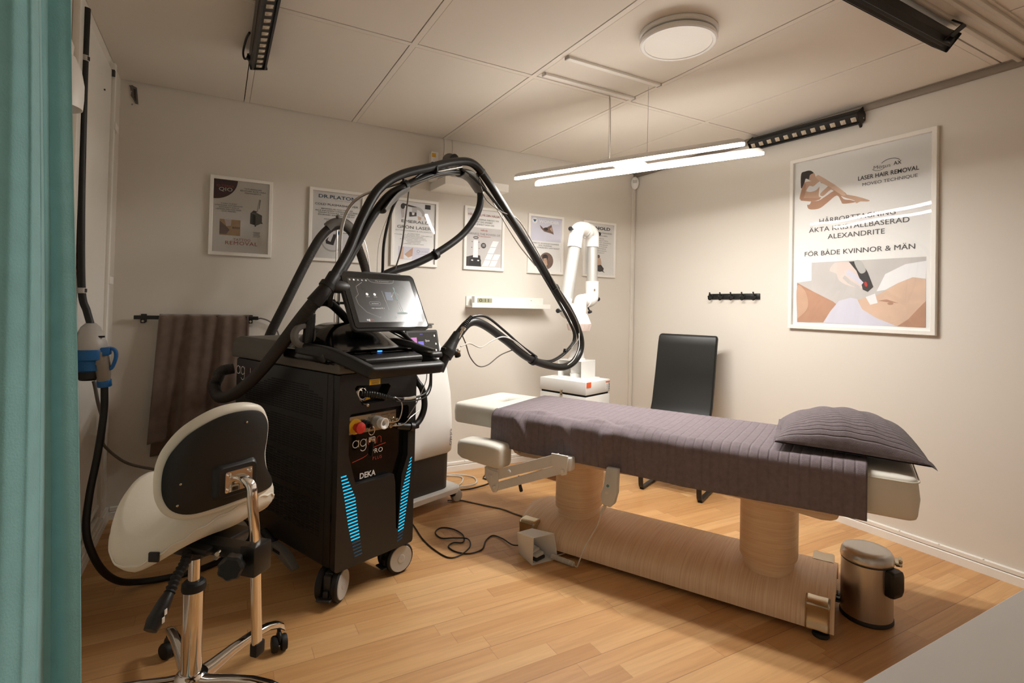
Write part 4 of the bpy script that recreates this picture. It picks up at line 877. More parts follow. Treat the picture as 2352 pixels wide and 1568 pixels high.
# console: dark dome under the screen, pad with blue light, tray rail, right arm with holder
def dome(u, v):
    x = -0.03 + 0.42 * u; y = 0.02 + 0.33 * v
    e = max(0.0, 1 - abs(2 * u - 1) ** 3) ; f = min(1, v * 1.6) * (1 if v < 0.85 else max(0, (1 - v) / 0.15) ** 0.5)
    sm = f * f * (3 - 2 * f)
    return (x, y, 0.934 + 0.016 * e + 0.098 * e * sm)
b = MB(); b.grid(dome, 36, 30); b.grid(lambda u, v: (-0.03 + 0.42 * u, 0.02 + 0.33 * v, 0.906), 2, 2)
b.box((0.178, 0.205, 0.924), (0.43, 0.31, 0.044), bev=0.012, seg=3); b.prism([(-0.03, 0.06, 0.905), (0.055, -0.055, 0.868), (0.10, -0.03, 0.880), (0.10, 0.08, 0.910), (-0.03, 0.10, 0.91)], (0, 0, 0.034), bev=0.008); b.build('console', 'black_gloss', LM, angle=50)
b = MB(); b.prism([(0.085, -0.035, 0.893), (0.375, -0.035, 0.893), (0.40, 0.16, 0.925), (0.03, 0.16, 0.925)], (0, 0, 0.026), bev=0.008, seg=3); b.box((0.235, -0.028, 0.885), (0.27, 0.012, 0.035), bev=0.004); b.build('touch_pad', 'black_plastic', LM)
b = MB(); b.tube([(0.12, 0.115, 0.951), (0.16, 0.06, 0.942), (0.155, 0.02, 0.929)], 0.003, seg=8); b.tube([(0.30, 0.13, 0.953), (0.27, 0.09, 0.947), (0.33, 0.07, 0.942)], 0.003, seg=8); b.build('pad_ridge', 'black_gloss', LM)
b = MB(); b.box((0.214, 0.052, 0.9375), (0.022, 0.014, 0.004), bev=0.0015, seg=1); b.build('power_light', 'led_blue', LM)
b = MB(); b.box((0.345, 0.02, 0.929), (0.03, 0.018, 0.002), rot=0.2); b.build('pad_label', 'nickel', LM)
SEC = [(x, y) for x, y in rrect(0.036, 0.048, 0.012, 4)]
b = MB(); b.tube([(0.02, 0.28, 0.950), (-0.022, 0.25, 0.949), (-0.026, 0.17, 0.947), (-0.016, 0.05, 0.940), (0.02, -0.035, 0.912), (0.062, -0.086, 0.882), (0.085, -0.094, 0.877), (0.24, -0.096, 0.875), (0.395, -0.094, 0.872), (0.415, -0.085, 0.873), (0.425, -0.03, 0.885), (0.42, 0.06, 0.90)], 0.02, seg=8, res=6, sec=SEC); b.build('tray_rail', 'black_plastic', LM)
b = MB(); b.tube([(0.33, 0.19, 0.955), (0.36, 0.14, 0.962), (0.40, 0.08, 0.950), (0.435, 0.03, 0.932), (0.455, -0.01, 0.920)], 0.02, seg=8, sec=[(x * 1.0, y * 0.8) for x, y in SEC]); b.box((0.445, -0.01, 0.915), (0.07, 0.075, 0.026), bev=0.010, seg=3); b.build('holder_arm', 'black_plastic', LM)
b = MB(); b.cyl((0.437, -0.005, 0.9275), (0.437, -0.005, 0.930), 0.027, seg=32); b.cyl((0.437, -0.005, 0.9295), (0.437, -0.005, 0.9312), 0.022, seg=32, mi=1)
for k in range(3): b.box((0.437, 0.004 - 0.009 * k, 0.9315), (0.026 - 0.006 * abs(k - 1), 0.0022, 0.0008), mi=0)
b.build('round_emblem', ['nickel', 'black_plastic'], LM)
b = MB(); ring = [(-0.034 + 0.038 * math.cos(a), 0.205, 1.000 + 0.038 * math.sin(a)) for a in [2 * PI * k / 20 for k in range(20)]]
b.tube(ring, 0.0085, seg=12, res=3, closed=True, sec=[(x * 0.8, y * 0.5) for x, y in SEC]); b.build('hose_ring', 'mid_grey', LM)
b = MB(); b.cyl((-0.018, 0.20, 0.965), (-0.012, 0.20, 1.055), 0.021, seg=20, bev=0.004); b.cyl((-0.012, 0.20, 1.05), (-0.012, 0.20, 1.085), 0.0215, seg=20); b.box((-0.012, 0.183, 1.078), (0.022, 0.008, 0.022), bev=0.003); b.build('hose_coupling', 'black_plastic', LM)
b = MB(); b.tube([(-0.012, 0.20, 1.07), (-0.004, 0.20, 1.105), (0.030, 0.205, 1.130), (0.085, 0.22, 1.128), (0.15, 0.24, 1.09), (0.21, 0.25, 1.04)], 0.017, seg=16); b.build('bridge_hose', 'hose_black', LM)
b = MB(); b.tube([(0.40, 0.25, 1.02), (0.43, 0.18, 1.0), (0.435, 0.12, 0.965), (0.42, 0.05, 0.94)], 0.011, seg=12); b.tube([(0.36, 0.27, 1.04), (0.43, 0.2, 0.985), (0.455, 0.13, 0.955)], 0.0035, seg=8); b.tube([(0.42, 0.26, 1.03), (0.445, 0.2, 1.0), (0.46, 0.12, 0.955)], 0.003, seg=8); b.build('screen_cable', 'cable_black', LM)
# screen: local frame, leaning back
tilt = math.atan2(0.13, 0.242); SH = math.hypot(0.13, 0.242)
SX = Matrix.Translation(V((0.290, 0.050, 1.024))) @ Matrix.Rotation(-tilt, 4, 'X')
b = MB()
def scr(y, r, gx=0.0): return [V((x, y, z)) for x, z in rrect(0.398 - 2 * gx, SH - 2 * gx, r, 6, 0, SH / 2)]
b.ring_skin([scr(0.004, 0.016, 0.010), scr(0.0, 0.020, 0.006), scr(0.004, 0.022, 0.0), scr(0.018, 0.022, 0.0), scr(0.028, 0.02, 0.008), scr(0.034, 0.03, 0.03)]); b.box((0.03, 0.014, SH + 0.001), (0.2, 0.022, 0.008), bev=0.003)
sh = b.build('screen', 'dark_grey', LM, xf=SX)
b = MB(); b.ring_skin([[V((x, -0.0005, z)) for x, z in rrect(0.378, SH - 0.022, 0.012, 5, 0, SH / 2)], [V((x, 0.004, z)) for x, z in rrect(0.378, SH - 0.022, 0.012, 5, 0, SH / 2)]])
b.build('glass', 'black_gloss', sh, xf=SX)
b = MB(); dw, dh, dz = 0.332, 0.205, 0.138
def D2(x, z, d=0.0): return (x, -0.0009 - d, z)
b.face([D2(-dw / 2, dz - dh / 2), D2(dw / 2, dz - dh / 2), D2(dw / 2, dz + dh / 2), D2(-dw / 2, dz + dh / 2)], 0)
def line(pts, w, mi):
    for (x0, z0), (x1, z1) in zip(pts[:-1], pts[1:]):
        d = V((x1 - x0, z1 - z0)); n = V((-d.y, d.x)).normalized() * w / 2
        b.face([D2(x0 + n.x, z0 + n.y, 0.0004), D2(x1 + n.x, z1 + n.y, 0.0004), D2(x1 - n.x, z1 - n.y, 0.0004), D2(x0 - n.x, z0 - n.y, 0.0004)], mi)
def S2(u, v): return (-dw / 2 + dw * u, dz - dh / 2 + dh * v)
line([S2(*q) for q in ((0.20, 0.90), (0.10, 0.80), (0.10, 0.62), (0.05, 0.55), (0.06, 0.40), (0.15, 0.22), (0.33, 0.10), (0.34, 0.12))], 0.0012, 1)
line([S2(*q) for q in ((0.30, 1.0), (0.34, 0.93), (0.40, 0.91), (0.64, 0.91), (0.70, 0.93), (0.72, 1.0))], 0.0012, 1); line([S2(*q) for q in ((0.83, 0.83), (0.87, 0.80), (0.91, 0.72))], 0.0012, 1)
line([S2(0.47, 0.72), S2(0.50, 0.28)], 0.0014, 1)
def disc(u, v, r, mi, ru=None): x, z = S2(u, v); b.face([D2(x + (ru or r) * math.cos(2 * PI * k / 20), z + r * math.sin(2 * PI * k / 20), 0.0004) for k in range(20)], mi)
for k in range(5): disc(0.035 + 0.06 * k, 0.955, 0.0042, 2 if k == 1 else 1)
for u in (0.23, 0.345): disc(u, 0.63, 0.0065, 2); x, z = S2(u - 0.025, 0.57); b.face([D2(x, z, 0.0004), D2(x + 0.017, z, 0.0004), D2(x + 0.017, z + 0.002, 0.0004), D2(x, z + 0.002, 0.0004)], 1)
rr = rrect(0.055, 0.016, 0.007, 5, *S2(0.31, 0.42)); line(rr + rr[:1], 0.0009, 1)
def UI(txt, u0, u1, v, h, mi): b.text(txt, lambda x, z: D2(x, S2(0, v)[1] + z, 0.0005), size=h / 0.72, x0=S2(u0, 0)[0], x1=S2(u1, 0)[0], mi=mi)
UI('Hair Removal', 0.26, 0.36, 0.41, 0.004, 2); UI('Hair removal: PL 1', 0.24, 0.43, 0.30, 0.005, 2); UI('My treatment', 0.42, 0.63, 0.945, 0.005, 1); UI('ag', 0.115, 0.165, 0.035, 0.010, 2); UI('ain', 0.17, 0.22, 0.035, 0.010, 5)
b.face([D2(*S2(0.51, 0.50), 0.0003), D2(*S2(0.62, 0.50), 0.0003), D2(*S2(0.62, 0.70), 0.0003), D2(*S2(0.51, 0.70), 0.0003)], 3)
disc(0.68, 0.79, 0.007, 4, 0.005); line([S2(0.68, 0.76), S2(0.68, 0.50)], 0.006, 4); line([S2(0.66, 0.70), S2(0.60, 0.58)], 0.002, 1); line([S2(0.70, 0.70), S2(0.75, 0.56)], 0.002, 1); line([S2(0.67, 0.50), S2(0.69, 0.24)], 0.0022, 1); line([S2(0.69, 0.50), S2(0.72, 0.24)], 0.0022, 1); disc(0.70, 0.20, 0.005, 4, 0.03)
b.build('display', ['screen_dark', 'ui_line', 'ui_white', 'ui_blue', 'ui_teal', 'logo_red'], sh, normals=False, xf=SX)
b = MB(); b.tube([(0.22, 0.25, 1.02), (0.22, 0.22, 1.08), (0.25, 0.16, 1.14)], 0.02, seg=14); b.box((0.26, 0.165, 1.14), (0.12, 0.03, 0.10), rot=Matrix.Rotation(-tilt, 4, 'X'), bev=0.008); b.build('screen_neck', 'black_plastic', LM)
b = MB(); b.sphere((0.085, 0.16, 1.195), (0.055, 0.03, 0.026), seg=20); b.tube([(0.065, 0.17, 1.18), (0.064, 0.18, 1.15), (0.075, 0.20, 1.118)], 0.010, seg=12); b.build('screen_grip', 'dark_grey', LM)
# boom with hoses
HOSE_RIB = [(-0.051, 0.925, 0.762), (-0.070, 0.915, 0.721), (-0.080, 0.84, 0.686), (-0.080, 0.718, 0.707), (-0.080, 0.576, 0.768), (-0.070, 0.465, 0.843), (-0.060, 0.345, 0.941), (-0.045, 0.215, 1.060), (-0.020, 0.14, 1.145)]
b = MB(); b.tube([(0.02, 0.93, 0.80), (-0.03, 0.94, 0.79)] + HOSE_RIB, 0.0255, seg=18, ribs=0.0013, rib_pitch=0.0055); b.build('ribbed_hose', 'hose_ribbed', LM)
b = MB(); b.tube([(-0.028, 0.15, 1.128), (0.002, 0.14, 1.168), (0.030, 0.14, 1.205), (0.060, 0.15, 1.24)], [0.030, 0.029, 0.024, 0.026], seg=18); b.tube([(0.018, 0.142, 1.189), (0.030, 0.142, 1.205)], 0.031, seg=18, smooth=False); b.build('hose_joint', 'black_plastic', LM)
HOSE_A = [(0.040, 0.146, 1.212), (0.064, 0.150, 1.246), (0.134, 0.170, 1.348), (0.203, 0.180, 1.494), (0.284, 0.180, 1.630), (0.393, 0.170, 1.714), (0.544, 0.150, 1.777), (0.680, 0.130, 1.831), (0.797, 0.110, 1.848), (0.893, 0.090, 1.776), (1.066, 0.051, 1.583), (1.344, 0.010, 1.294), (1.532, -0.019, 1.109), (1.657, -0.020, 0.937), (1.616, -0.020, 0.828), (1.452, -0.020, 0.785), (1.156, -0.020, 0.849), (0.931, -0.020, 0.963), (0.764, -0.020, 1.042), (0.673, -0.019, 1.053), (0.602, -0.020, 1.004), (0.557, -0.020, 0.952)]
b = MB(); b.tube(HOSE_A, 0.0205, seg=18, res=10, ribs=0.0008, rib_pitch=0.007); b.build('main_hose', 'hose_black', LM)
HOSE_B = [(0.060, 0.18, 1.19), (0.106, 0.200, 1.233), (0.192, 0.210, 1.365), (0.258, 0.200, 1.494), (0.340, 0.190, 1.608), (0.428, 0.180, 1.670), (0.563, 0.170, 1.746), (0.711, 0.160, 1.795), (0.841, 0.150, 1.803), (0.904, 0.150, 1.729), (0.902, 0.160, 1.627), (0.830, 0.190, 1.505), (0.686, 0.220, 1.396), (0.552, 0.250, 1.324), (0.438, 0.270, 1.283), (0.348, 0.280, 1.230), (0.30, 0.28, 1.15), (0.28, 0.28, 1.03)]
b = MB(); b.tube(HOSE_B, 0.0185, seg=16, res=10); b.build('loop_hose', 'hose_black', LM)
ROD = [(0.190, 0.320, 0.955), (0.190, 0.320, 1.036), (0.191, 0.320, 1.140), (0.192, 0.319, 1.313), (0.191, 0.310, 1.456), (0.218, 0.300, 1.549), (0.271, 0.280, 1.610), (0.353, 0.240, 1.655), (0.469, 0.200, 1.707), (0.595, 0.160, 1.768), (0.741, 0.130, 1.821)]
b = MB(); b.tube(ROD, 0.0075, seg=14); b.build('boom_rod', 'satin_steel', LM)
b = MB(); b.box((0.190, 0.315, 1.13), (0.05, 0.02, 0.012), bev=0.003); b.sphere((0.155, 0.30, 1.135), 0.011, seg=12); b.sphere((0.175, 0.30, 1.128), 0.010, seg=12); b.build('rod_clamp', 'black_plastic', LM)
def saddle(pts, w, r):
    b = MB(); P = catmull([V(p) for p in pts], 8); rings = []
    for k, p in enumerate(P):
        a = P[max(0, k - 1)]; c = P[min(len(P) - 1, k + 1)]; t = (c - a).normalized(); sd = V((0, 1, 0)); up = sd.cross(t).normalized()
        if up.z < 0: up = -up
        f = 0.75 + 0.25 * math.sin(PI * k / (len(P) - 1))
        rings.append([p + sd * (r * math.cos(x)) * 1.15 - up * (r * math.sin(x) * f) for x in [PI * j / 12 for j in range(13)]] + [p + sd * (r * 0.82 * math.cos(x)) * 1.15 - up * (r * 0.82 * math.sin(x) * f) for x in [PI * j / 12 for j in range(12, -1, -1)]])
    b.ring_skin(rings); return b.build('hose_saddle', 'mid_grey', LM)
saddle([(0.300, 0.19, 1.545), (0.335, 0.19, 1.592), (0.372, 0.185, 1.632), (0.425, 0.18, 1.665)], 0.05, 0.034)
saddle([(0.755, 0.155, 1.805), (0.80, 0.15, 1.806), (0.85, 0.15, 1.790), (0.91, 0.15, 1.738)], 0.05, 0.036)
def ties(pts, r, th=0.010):
    for p, d in pts:
        b = MB(); d = V(d).normalized(); a = d.orthogonal().normalized(); c = d.cross(a); p = V(p)
        b.lathe([(r, -th), (r + 0.003, -th), (r + 0.003, th), (r, th)], p, d, seg=20); b.box(p + V((-0.012, -r * 0.2, r)), (0.012, 0.012, 0.012), bev=0.003); b.build('cable_tie', 'rubber', LM)
ties([((1.40, 0.004, 1.24), (0.7, 0, -0.7)), ((1.170, -0.020, 0.845), (-0.9, 0, 0.42))], 0.024, 0.012)
ties([((0.66, 0.215, 1.379), (0.85, 0, 0.5)), ((0.43, 0.18, 1.675), (0.8, 0, 0.45))], 0.021, 0.010)
ties([((0.575, 0.150, 1.778), (0.9, 0, 0.3)), ((0.855, 0.105, 1.812), (0.8, 0, -0.6))], 0.024, 0.004)
TUBE1 = [(0.741, 0.13, 1.81), (0.860, 0.110, 1.750), (1.053, 0.070, 1.583), (1.306, 0.030, 1.317), (1.556, 0.01, 1.057), (1.609, 0.0, 0.951), (1.525, 0.0, 0.876), (1.369, 0.0, 0.827), (1.191, -0.01, 0.850)]
b = MB(); b.tube(TUBE1, 0.0058, seg=10); b.tube([(x - 0.014, y - 0.02, z - 0.004) for x, y, z in TUBE1], 0.0040, seg=8)
b.tube([(1.191, -0.03, 0.862), (1.05, -0.03, 0.93), (0.92, -0.03, 1.005), (0.78, -0.03, 1.077), (0.69, -0.03, 1.082), (0.649, -0.03, 1.066)], 0.006, seg=10); b.tube([(0.445, 0.165, 1.69), (0.385, 0.200, 1.581), (0.368, 0.240, 1.424), (0.385, 0.270, 1.282), (0.38, 0.27, 1.15)], 0.0065, seg=10)
b.tube([(0.42, 0.18, 1.65), (0.5, 0.165, 1.735), (0.6, 0.155, 1.785), (0.75, 0.14, 1.81)], 0.006, seg=10)
b.build('control_tube', 'hose_black', LM)
ties([((1.52, 0.0, 0.873), (-0.8, 0, -0.6))], 0.010, 0.008)
b = MB(); b.tube([(0.839, 0.100, 1.775), (0.868, 0.081, 1.681), (0.967, 0.060, 1.627), (1.090, 0.039, 1.597), (1.226, 0.020, 1.457), (1.40, -0.03, 1.22), (1.55, -0.05, 1.06), (1.59, -0.05, 0.96), (1.52, -0.04, 0.89)], 0.0033, seg=8); b.tube([(0.445, 0.165, 1.69), (0.451, 0.200, 1.511), (0.450, 0.220, 1.391), (0.434, 0.240, 1.293)], 0.0035, seg=8)
b.tube([(0.42, 0.165, 1.665), (0.52, 0.15, 1.715), (0.63, 0.145, 1.765), (0.74, 0.14, 1.785)], 0.0033, seg=8); b.tube([(0.634, -0.010, 0.990), (0.658, -0.010, 0.951), (0.689, -0.010, 0.889), (0.746, -0.010, 0.843), (0.815, -0.010, 0.843), (0.912, -0.010, 0.886), (1.02, -0.018, 0.912)], 0.0028, seg=8); b.build('grey_lead', 'cable_grey', LM)
b = MB(); b.tube([(0.880, 0.120, 1.770), (1.015, 0.100, 1.615), (1.133, 0.070, 1.474), (1.257, 0.040, 1.363)], 0.0035, seg=8); b.build('clear_lead', 'cable_white', LM); b = MB(); b.tube([(0.594, -0.040, 0.945), (0.651, -0.040, 0.957), (0.727, -0.040, 0.935), (0.803, -0.040, 0.961), (0.885, -0.045, 0.980), (0.98, -0.042, 0.955), (1.10, -0.04, 0.89)], 0.0033, seg=8); b.build('clear_lead', 'cable_white', LM); b = MB(); b.tube([(0.425, 0.18, 1.674), (0.366, 0.220, 1.521), (0.345, 0.250, 1.401), (0.354, 0.270, 1.274)], 0.0014, seg=6); b.build('clear_lead', 'cable_white', LM)
b = MB(); b.tube([(1.585, -0.05, 0.98), (1.575, -0.06, 0.90), (1.52, -0.06, 0.83), (1.47, -0.05, 0.80)], 0.0022, seg=6); b.build('clear_lead', 'cable_white', LM)
# handpiece hanging in its holder
hp = MB(); hp.tube([(0.592, -0.02, 1.002), (0.560, -0.02, 0.962), (0.535, -0.02, 0.928), (0.515, -0.02, 0.902)], [0.021, 0.025, 0.033, 0.031], seg=20); hp.tube([(0.53, -0.022, 0.93), (0.505, -0.022, 0.885), (0.484, -0.022, 0.842)], [0.026, 0.022, 0.020], seg=20); hp.tube([(0.55, -0.03, 0.925), (0.575, -0.035, 0.915), (0.582, -0.035, 0.90)], 0.014, seg=14); hp.box((0.515, -0.02, 0.935), (0.03, 0.03, 0.02), bev=0.006)
hp = hp.build('handpiece', 'black_plastic', LM)
b = MB(); b.tube([(0.612, -0.032, 1.023), (0.590, -0.034, 0.997), (0.563, -0.034, 0.965)], 0.0088, seg=14, smooth=False); b.tube([(0.618, -0.032, 1.030), (0.608, -0.032, 1.018)], 0.0125, seg=16, smooth=False); b.sphere((0.578, -0.04, 0.925), 0.012, seg=12); b.build('collar', 'chrome', hp)
b = MB(); b.tube([(0.615, -0.032, 1.028), (0.640, -0.03, 1.055), (0.672, -0.03, 1.082)], [0.0125, 0.0125, 0.009], seg=14, ribs=0.003, rib_pitch=0.009); b.build('strain_relief', 'rubber', hp)
# casters
def machine_caster(x, y, a, brake=True):
    R = Matrix.Translation(V((x, y, 0))) @ Matrix.Rotation(math.radians(a), 4, 'Z')     # wheel axis along local x
    b = MB(); b.cyl((0, 0.02, 0.10), (0, 0.02, 0.132), 0.018, seg=16); b.box((0, 0.004, 0.108), (0.034, 0.070, 0.018), bev=0.006); b.box((0, -0.032, 0.075), (0.032, 0.03, 0.075), bev=0.008); b.box((0, 0, 0.066), (0.014, 0.05, 0.06), bev=0.004)
    c = b.build('caster', 'dark_grey', LM, xf=R)
    for sg in (-1, 1):
        b = MB(); b.lathe([(0.045, 0.017), (0.058, 0.018), (0.0625, 0.022), (0.0625, 0.038), (0.058, 0.043), (0.050, 0.0435), (0.045, 0.040)], (0, 0, 0.0625), (sg, 0, 0), seg=40); b.build('tyre', 'rubber', c, xf=R)
        b = MB(); b.lathe([(0.001, 0.0475), (0.015, 0.0475), (0.018, 0.0452), (0.044, 0.0452), (0.052, 0.0462), (0.0535, 0.0435)], (0, 0, 0.0625), (sg, 0, 0), seg=40, caps=False); b.build('hub_cap', 'light_grey', c, xf=R)
    if brake:
        b = MB(); b.box((0, -0.066, 0.034), (0.056, 0.024, 0.008), bev=0.004, seg=3); b.box((0, -0.05, 0.046), (0.02, 0.02, 0.03), bev=0.004); b.build('brake_pedal', 'dark_grey', c, xf=R)
machine_caster(0.030, 0.060, -57); machine_caster(0.335, 0.065, -96); machine_caster(0.05, 0.80, 20, False); machine_caster(0.33, 0.80, -30, False)
b = MB(); b.tube([(-0.02, 0.50, 0.150), (-0.024, 0.44, 0.138), (-0.026, 0.40, 0.130)], 0.0165, seg=16, ribs=0.003, rib_pitch=0.010); b.build('cord_relief', 'rubber', LM)
b = MB(); b.prism([(-0.045, 0.41, 0.140), (-0.045, 0.34, 0.138), (-0.045, 0.28, 0.125), (-0.045, 0.22, 0.085), (-0.045, 0.23, 0.078), (-0.045, 0.33, 0.106), (-0.045, 0.41, 0.112)], (0.035, 0, 0), bev=0.005, seg=2); b.box((-0.0455, 0.345, 0.122), (0.002, 0.055, 0.012), mi=1); b.build('cord_bracket', ['mid_grey', 'slot_dark'], LM)

# ---------------------------------------------------------------- cooling machine behind it (local: x along the front, y to the rear)
CM = thing('cooling_machine', 'tall white cooling machine with dark lower band and small touchscreen, behind the laser machine', 'cooling machine', (1.243, 2.83, 0), 21)
CX = -0.262
def cring(z, hw, y0, y1, r, n=5): return [V((x, y, z)) for x, y in rrect(2 * hw, y1 - y0, r, n, CX, (y0 + y1) / 2)]
b = MB(); b.ring_skin([cring(0.054, 0.285, 0.0, 0.43, 0.05), cring(0.058, 0.290, -0.005, 0.435, 0.05), cring(0.084, 0.292, -0.006, 0.435, 0.05), cring(0.090, 0.287, 0.0, 0.43, 0.05)]); b.build('base', 'white_plastic', CM)
b = MB(); b.ring_skin([cring(0.088, 0.232, 0.028, 0.40, 0.07), cring(0.31, 0.236, 0.028, 0.40, 0.07)]); b.build('lower_band', 'dark_grey', CM)
rows = [(0.292, 0.238, 0.022), (0.302, 0.246, 0.014), (0.377, 0.248, 0.012), (0.50, 0.243, 0.014), (0.63, 0.232, 0.018), (0.757, 0.208, 0.026), (0.86, 0.180, 0.035)]
b = MB(); R_ = [cring(z, hw, y, 0.40, 0.06) for z, hw, y in rows]
R_ += [[V((p.x, p.y, z + (p.y - 0.04) * 0.10)) for p in cring(0, hw, y, 0.38, 0.05)] for z, hw, y in ((0.93, 0.152, 0.055), (0.968, 0.128, 0.075), (0.985, 0.10, 0.095))]
b.ring_skin(R_); b.build('body', 'white_plastic', CM, angle=50)
b = MB(); b.text('Cryo pro', lambda x, y: (-0.055 - y * 0.98, 0.0105, 0.335 + x), size=0.022, x0=0.0, x1=0.092, bold=0.01, res=4); b.build('lettering', 'ink', CM, normals=False)
SC = Matrix.Translation(V((-0.272, 0.02, 0.925))) @ Matrix.Rotation(math.radians(-14), 4, 'X')
b = MB(); b.ring_skin([[V((x, 0.02, z)) for x, z in rrect(0.22, 0.138, 0.01, 4)], [V((x, 0.002, z)) for x, z in rrect(0.22, 0.138, 0.01, 4)], [V((x, 0.0, z)) for x, z in rrect(0.216, 0.134, 0.008, 4)]]); sp_ = b.build('touchscreen', 'dark_grey', CM, xf=SC)
b = MB(); b.face([(-0.098, -0.0008, -0.056), (0.098, -0.0008, -0.056), (0.098, -0.0008, 0.056), (-0.098, -0.0008, 0.056)], 0)
for x0, x1, z1, n, m in ((-0.085, -0.045, 0.030, 9, 1), (-0.038, 0.0, 0.008, 6, 2)):
    for k in range(n):
        z = -0.05 + (z1 + 0.05) * k / n; b.face([(x0, -0.0012, z), (x1, -0.0012, z), (x1, -0.0012, z + (z1 + 0.05) / n * 0.86), (x0, -0.0012, z + (z1 + 0.05) / n * 0.86)], m if k > n * 0.4 else 2)
b.text('Dyrum', lambda x, z: (x, -0.0013, 0.004 + z), size=0.017, x0=0.013, x1=0.042, mi=3); b.text('00:00', lambda x, z: (x, -0.0013, 0.042 + z), size=0.010, x0=-0.02, x1=0.0, mi=2)
for q in ((0.082, 0.035), (0.086, -0.01), (0.082, -0.045)): b.face([(q[0] + 0.005 * math.cos(2 * PI * k / 16), -0.0013, q[1] + 0.006 * math.sin(2 * PI * k / 16)) for k in range(16)], 3)
b.build('display', ['screen_dark', 'ui_pink', 'ui_violet', 'ui_white'], sp_, normals=False, xf=SC)
b = MB(); b.box((-0.19, 0.12, 1.006), (0.09, 0.05, 0.018), bev=0.004); b.box((-0.188, 0.12, 1.020), (0.10, 0.06, 0.008), bev=0.003); b.cyl((-0.19, 0.12, 0.96), (-0.19, 0.12, 1.0), 0.02); b.build('hose_rest', 'mid_grey', CM)
for x, y in ((0.0, 0.015), (-0.50, 0.04), (-0.03, 0.38), (-0.49, 0.38)):
    b = MB(); b.box((x - 0.02, y, 0.048), (0.05, 0.03, 0.02), bev=0.005); c = b.build('caster', 'black_plastic', CM)
    for sg in (-1, 1):
        b = MB(); R = Matrix.Translation(V((x, y, 0))) @ Matrix.Rotation(math.radians(-98), 4, 'Z'); b.lathe([(0.001, 0.017), (0.022, 0.018), (0.032, 0.014), (0.035, 0.004), (0.035, 0.002)], (0, 0, 0.035), (sg, 0, 0), seg=28); b.build('wheel', 'light_grey', c, xf=R)
b = MB(); CORR = [(0.243, 3.09, 0.90), (0.243, 3.05, 0.950), (0.317, 3.0, 1.135), (0.427, 2.980, 1.392), (0.490, 2.980, 1.501), (0.557, 2.980, 1.550), (0.627, 2.980, 1.525), (0.677, 2.980, 1.421), (0.715, 2.980, 1.314), (0.742, 2.980, 1.219), (0.80, 2.97, 1.02), (0.84, 2.97, 0.90)]
b.tube([(1.10, 3.15, 0.55), (0.9, 3.27, 0.45), (0.6, 3.29, 0.45), (0.35, 3.26, 0.55), (0.25, 3.17, 0.75)] + CORR[:0] + CORR, 0.0245, seg=16, ribs=0.0012, rib_pitch=0.0055); b.build('air_hose', 'hose_ribbed', CM, world=True)
b = MB(); b.tube([(0.505, 2.978, 1.53), (0.535, 2.978, 1.555), (0.565, 2.978, 1.563), (0.60, 2.978, 1.556), (0.645, 2.978, 1.52)], 0.028, seg=18); b.sphere((0.555, 2.96, 1.592), 0.012, seg=12); b.build('hose_saddle', 'mid_grey', CM, world=True)
b = MB(); b.tube([(0.56, 2.97, 1.585), (0.62, 2.965, 1.575), (0.70, 2.96, 1.47), (0.735, 2.96, 1.30), (0.75, 2.96, 1.1), (0.80, 2.97, 0.98)], 0.0022, seg=8); b.tube([(0.557, 2.985, 0.95), (0.557, 2.985, 1.55)], 0.004, seg=8, smooth=False); b.build('hose_rod', 'satin_steel', CM, world=True)
# ---------------------------------------------------------------- saddle stool (local: x to the sitter's right, y forward)
SS = thing('saddle_stool', 'white leather saddle stool with black shell back on a chrome five-star base', 'stool', (-0.036, 1.733, 0), 45)
def seat_edge(a):
    """plan outline of the seat as (x, y)"""
    c, s_ = math.cos(a), math.sin(a)
    rx = 0.204 - 0.085 * max(0, s_) ** 1.5
    ry = 0.185 if s_ > 0 else 0.175
    e = 0.80
    return (rx * math.copysign(abs(c) ** e, c), ry * math.copysign(abs(s_) ** e, s_) + 0.005)
def seat_top(x, y):
    z = 0.620 - 1.75 * x * x - 0.020 * math.exp(-(y / 0.09) ** 2) * (1 if abs(x) < 1 else 0)
    z += 0.012 * max(0, y - 0.03) / 0.17 * math.exp(-(x / 0.09) ** 2) + 0.03 * max(0, -y - 0.02) / 0.15
    z -= 0.10 * max(0, y - 0.02) * abs(x) / 0.2
    return z
NS = 72
rings = []
for f in (0.02, 0.2, 0.4, 0.6, 0.75, 0.86, 0.93):
    rings.append([V((x * f, y * f, seat_top(x * f, y * f))) for x, y in (seat_edge(2 * PI * k / NS) for k in range(NS))])
for f, dz in ((0.975, 0.010), (1.0, 0.028), (1.005, 0.046), (0.985, 0.066), (0.94, 0.080), (0.80, 0.094), (0.6, 0.10), (0.3, 0.11), (0.03, 0.115)):
    rr = []
    for k in range(NS):
        x, y = seat_edge(2 * PI * k / NS); t = seat_top(x * min(f, 1), y * min(f, 1)) - dz * (0.9 + 0.35 * math.exp(-(x / 0.12) ** 2))
        if f < 0.9: t = t + (0.500 - t) * (1 - f) * 0.6
        rr.append(V((x * f, y * f, t)))
    rings.append(rr)
b = MB(); b.ring_skin(rings); seat = b.build('seat', 'white_leather', SS, angle=80)
b = MB(); sm = []
for k in range(NS + 1):
    a = 2 * PI * k / NS; x, y = seat_edge(a); sm.append((x * 1.003, y * 1.003, seat_top(x, y) - 0.052 * (0.9 + 0.35 * math.exp(-(x / 0.12) ** 2)) + 0.003 * math.sin(a * 22)))
b.tube(sm[:-1], 0.0028, seg=6, res=2, closed=True); b.build('seam', 'white_leather', seat)
b = MB(); xx, yy = seat_edge(math.radians(203)); b.box((xx * 1.01, yy * 1.01, seat_top(xx, yy) - 0.048), (0.008, 0.026, 0.024), bev=0.003, rot=math.radians(15)); b.build('logo_tag', 'black_plastic', seat)
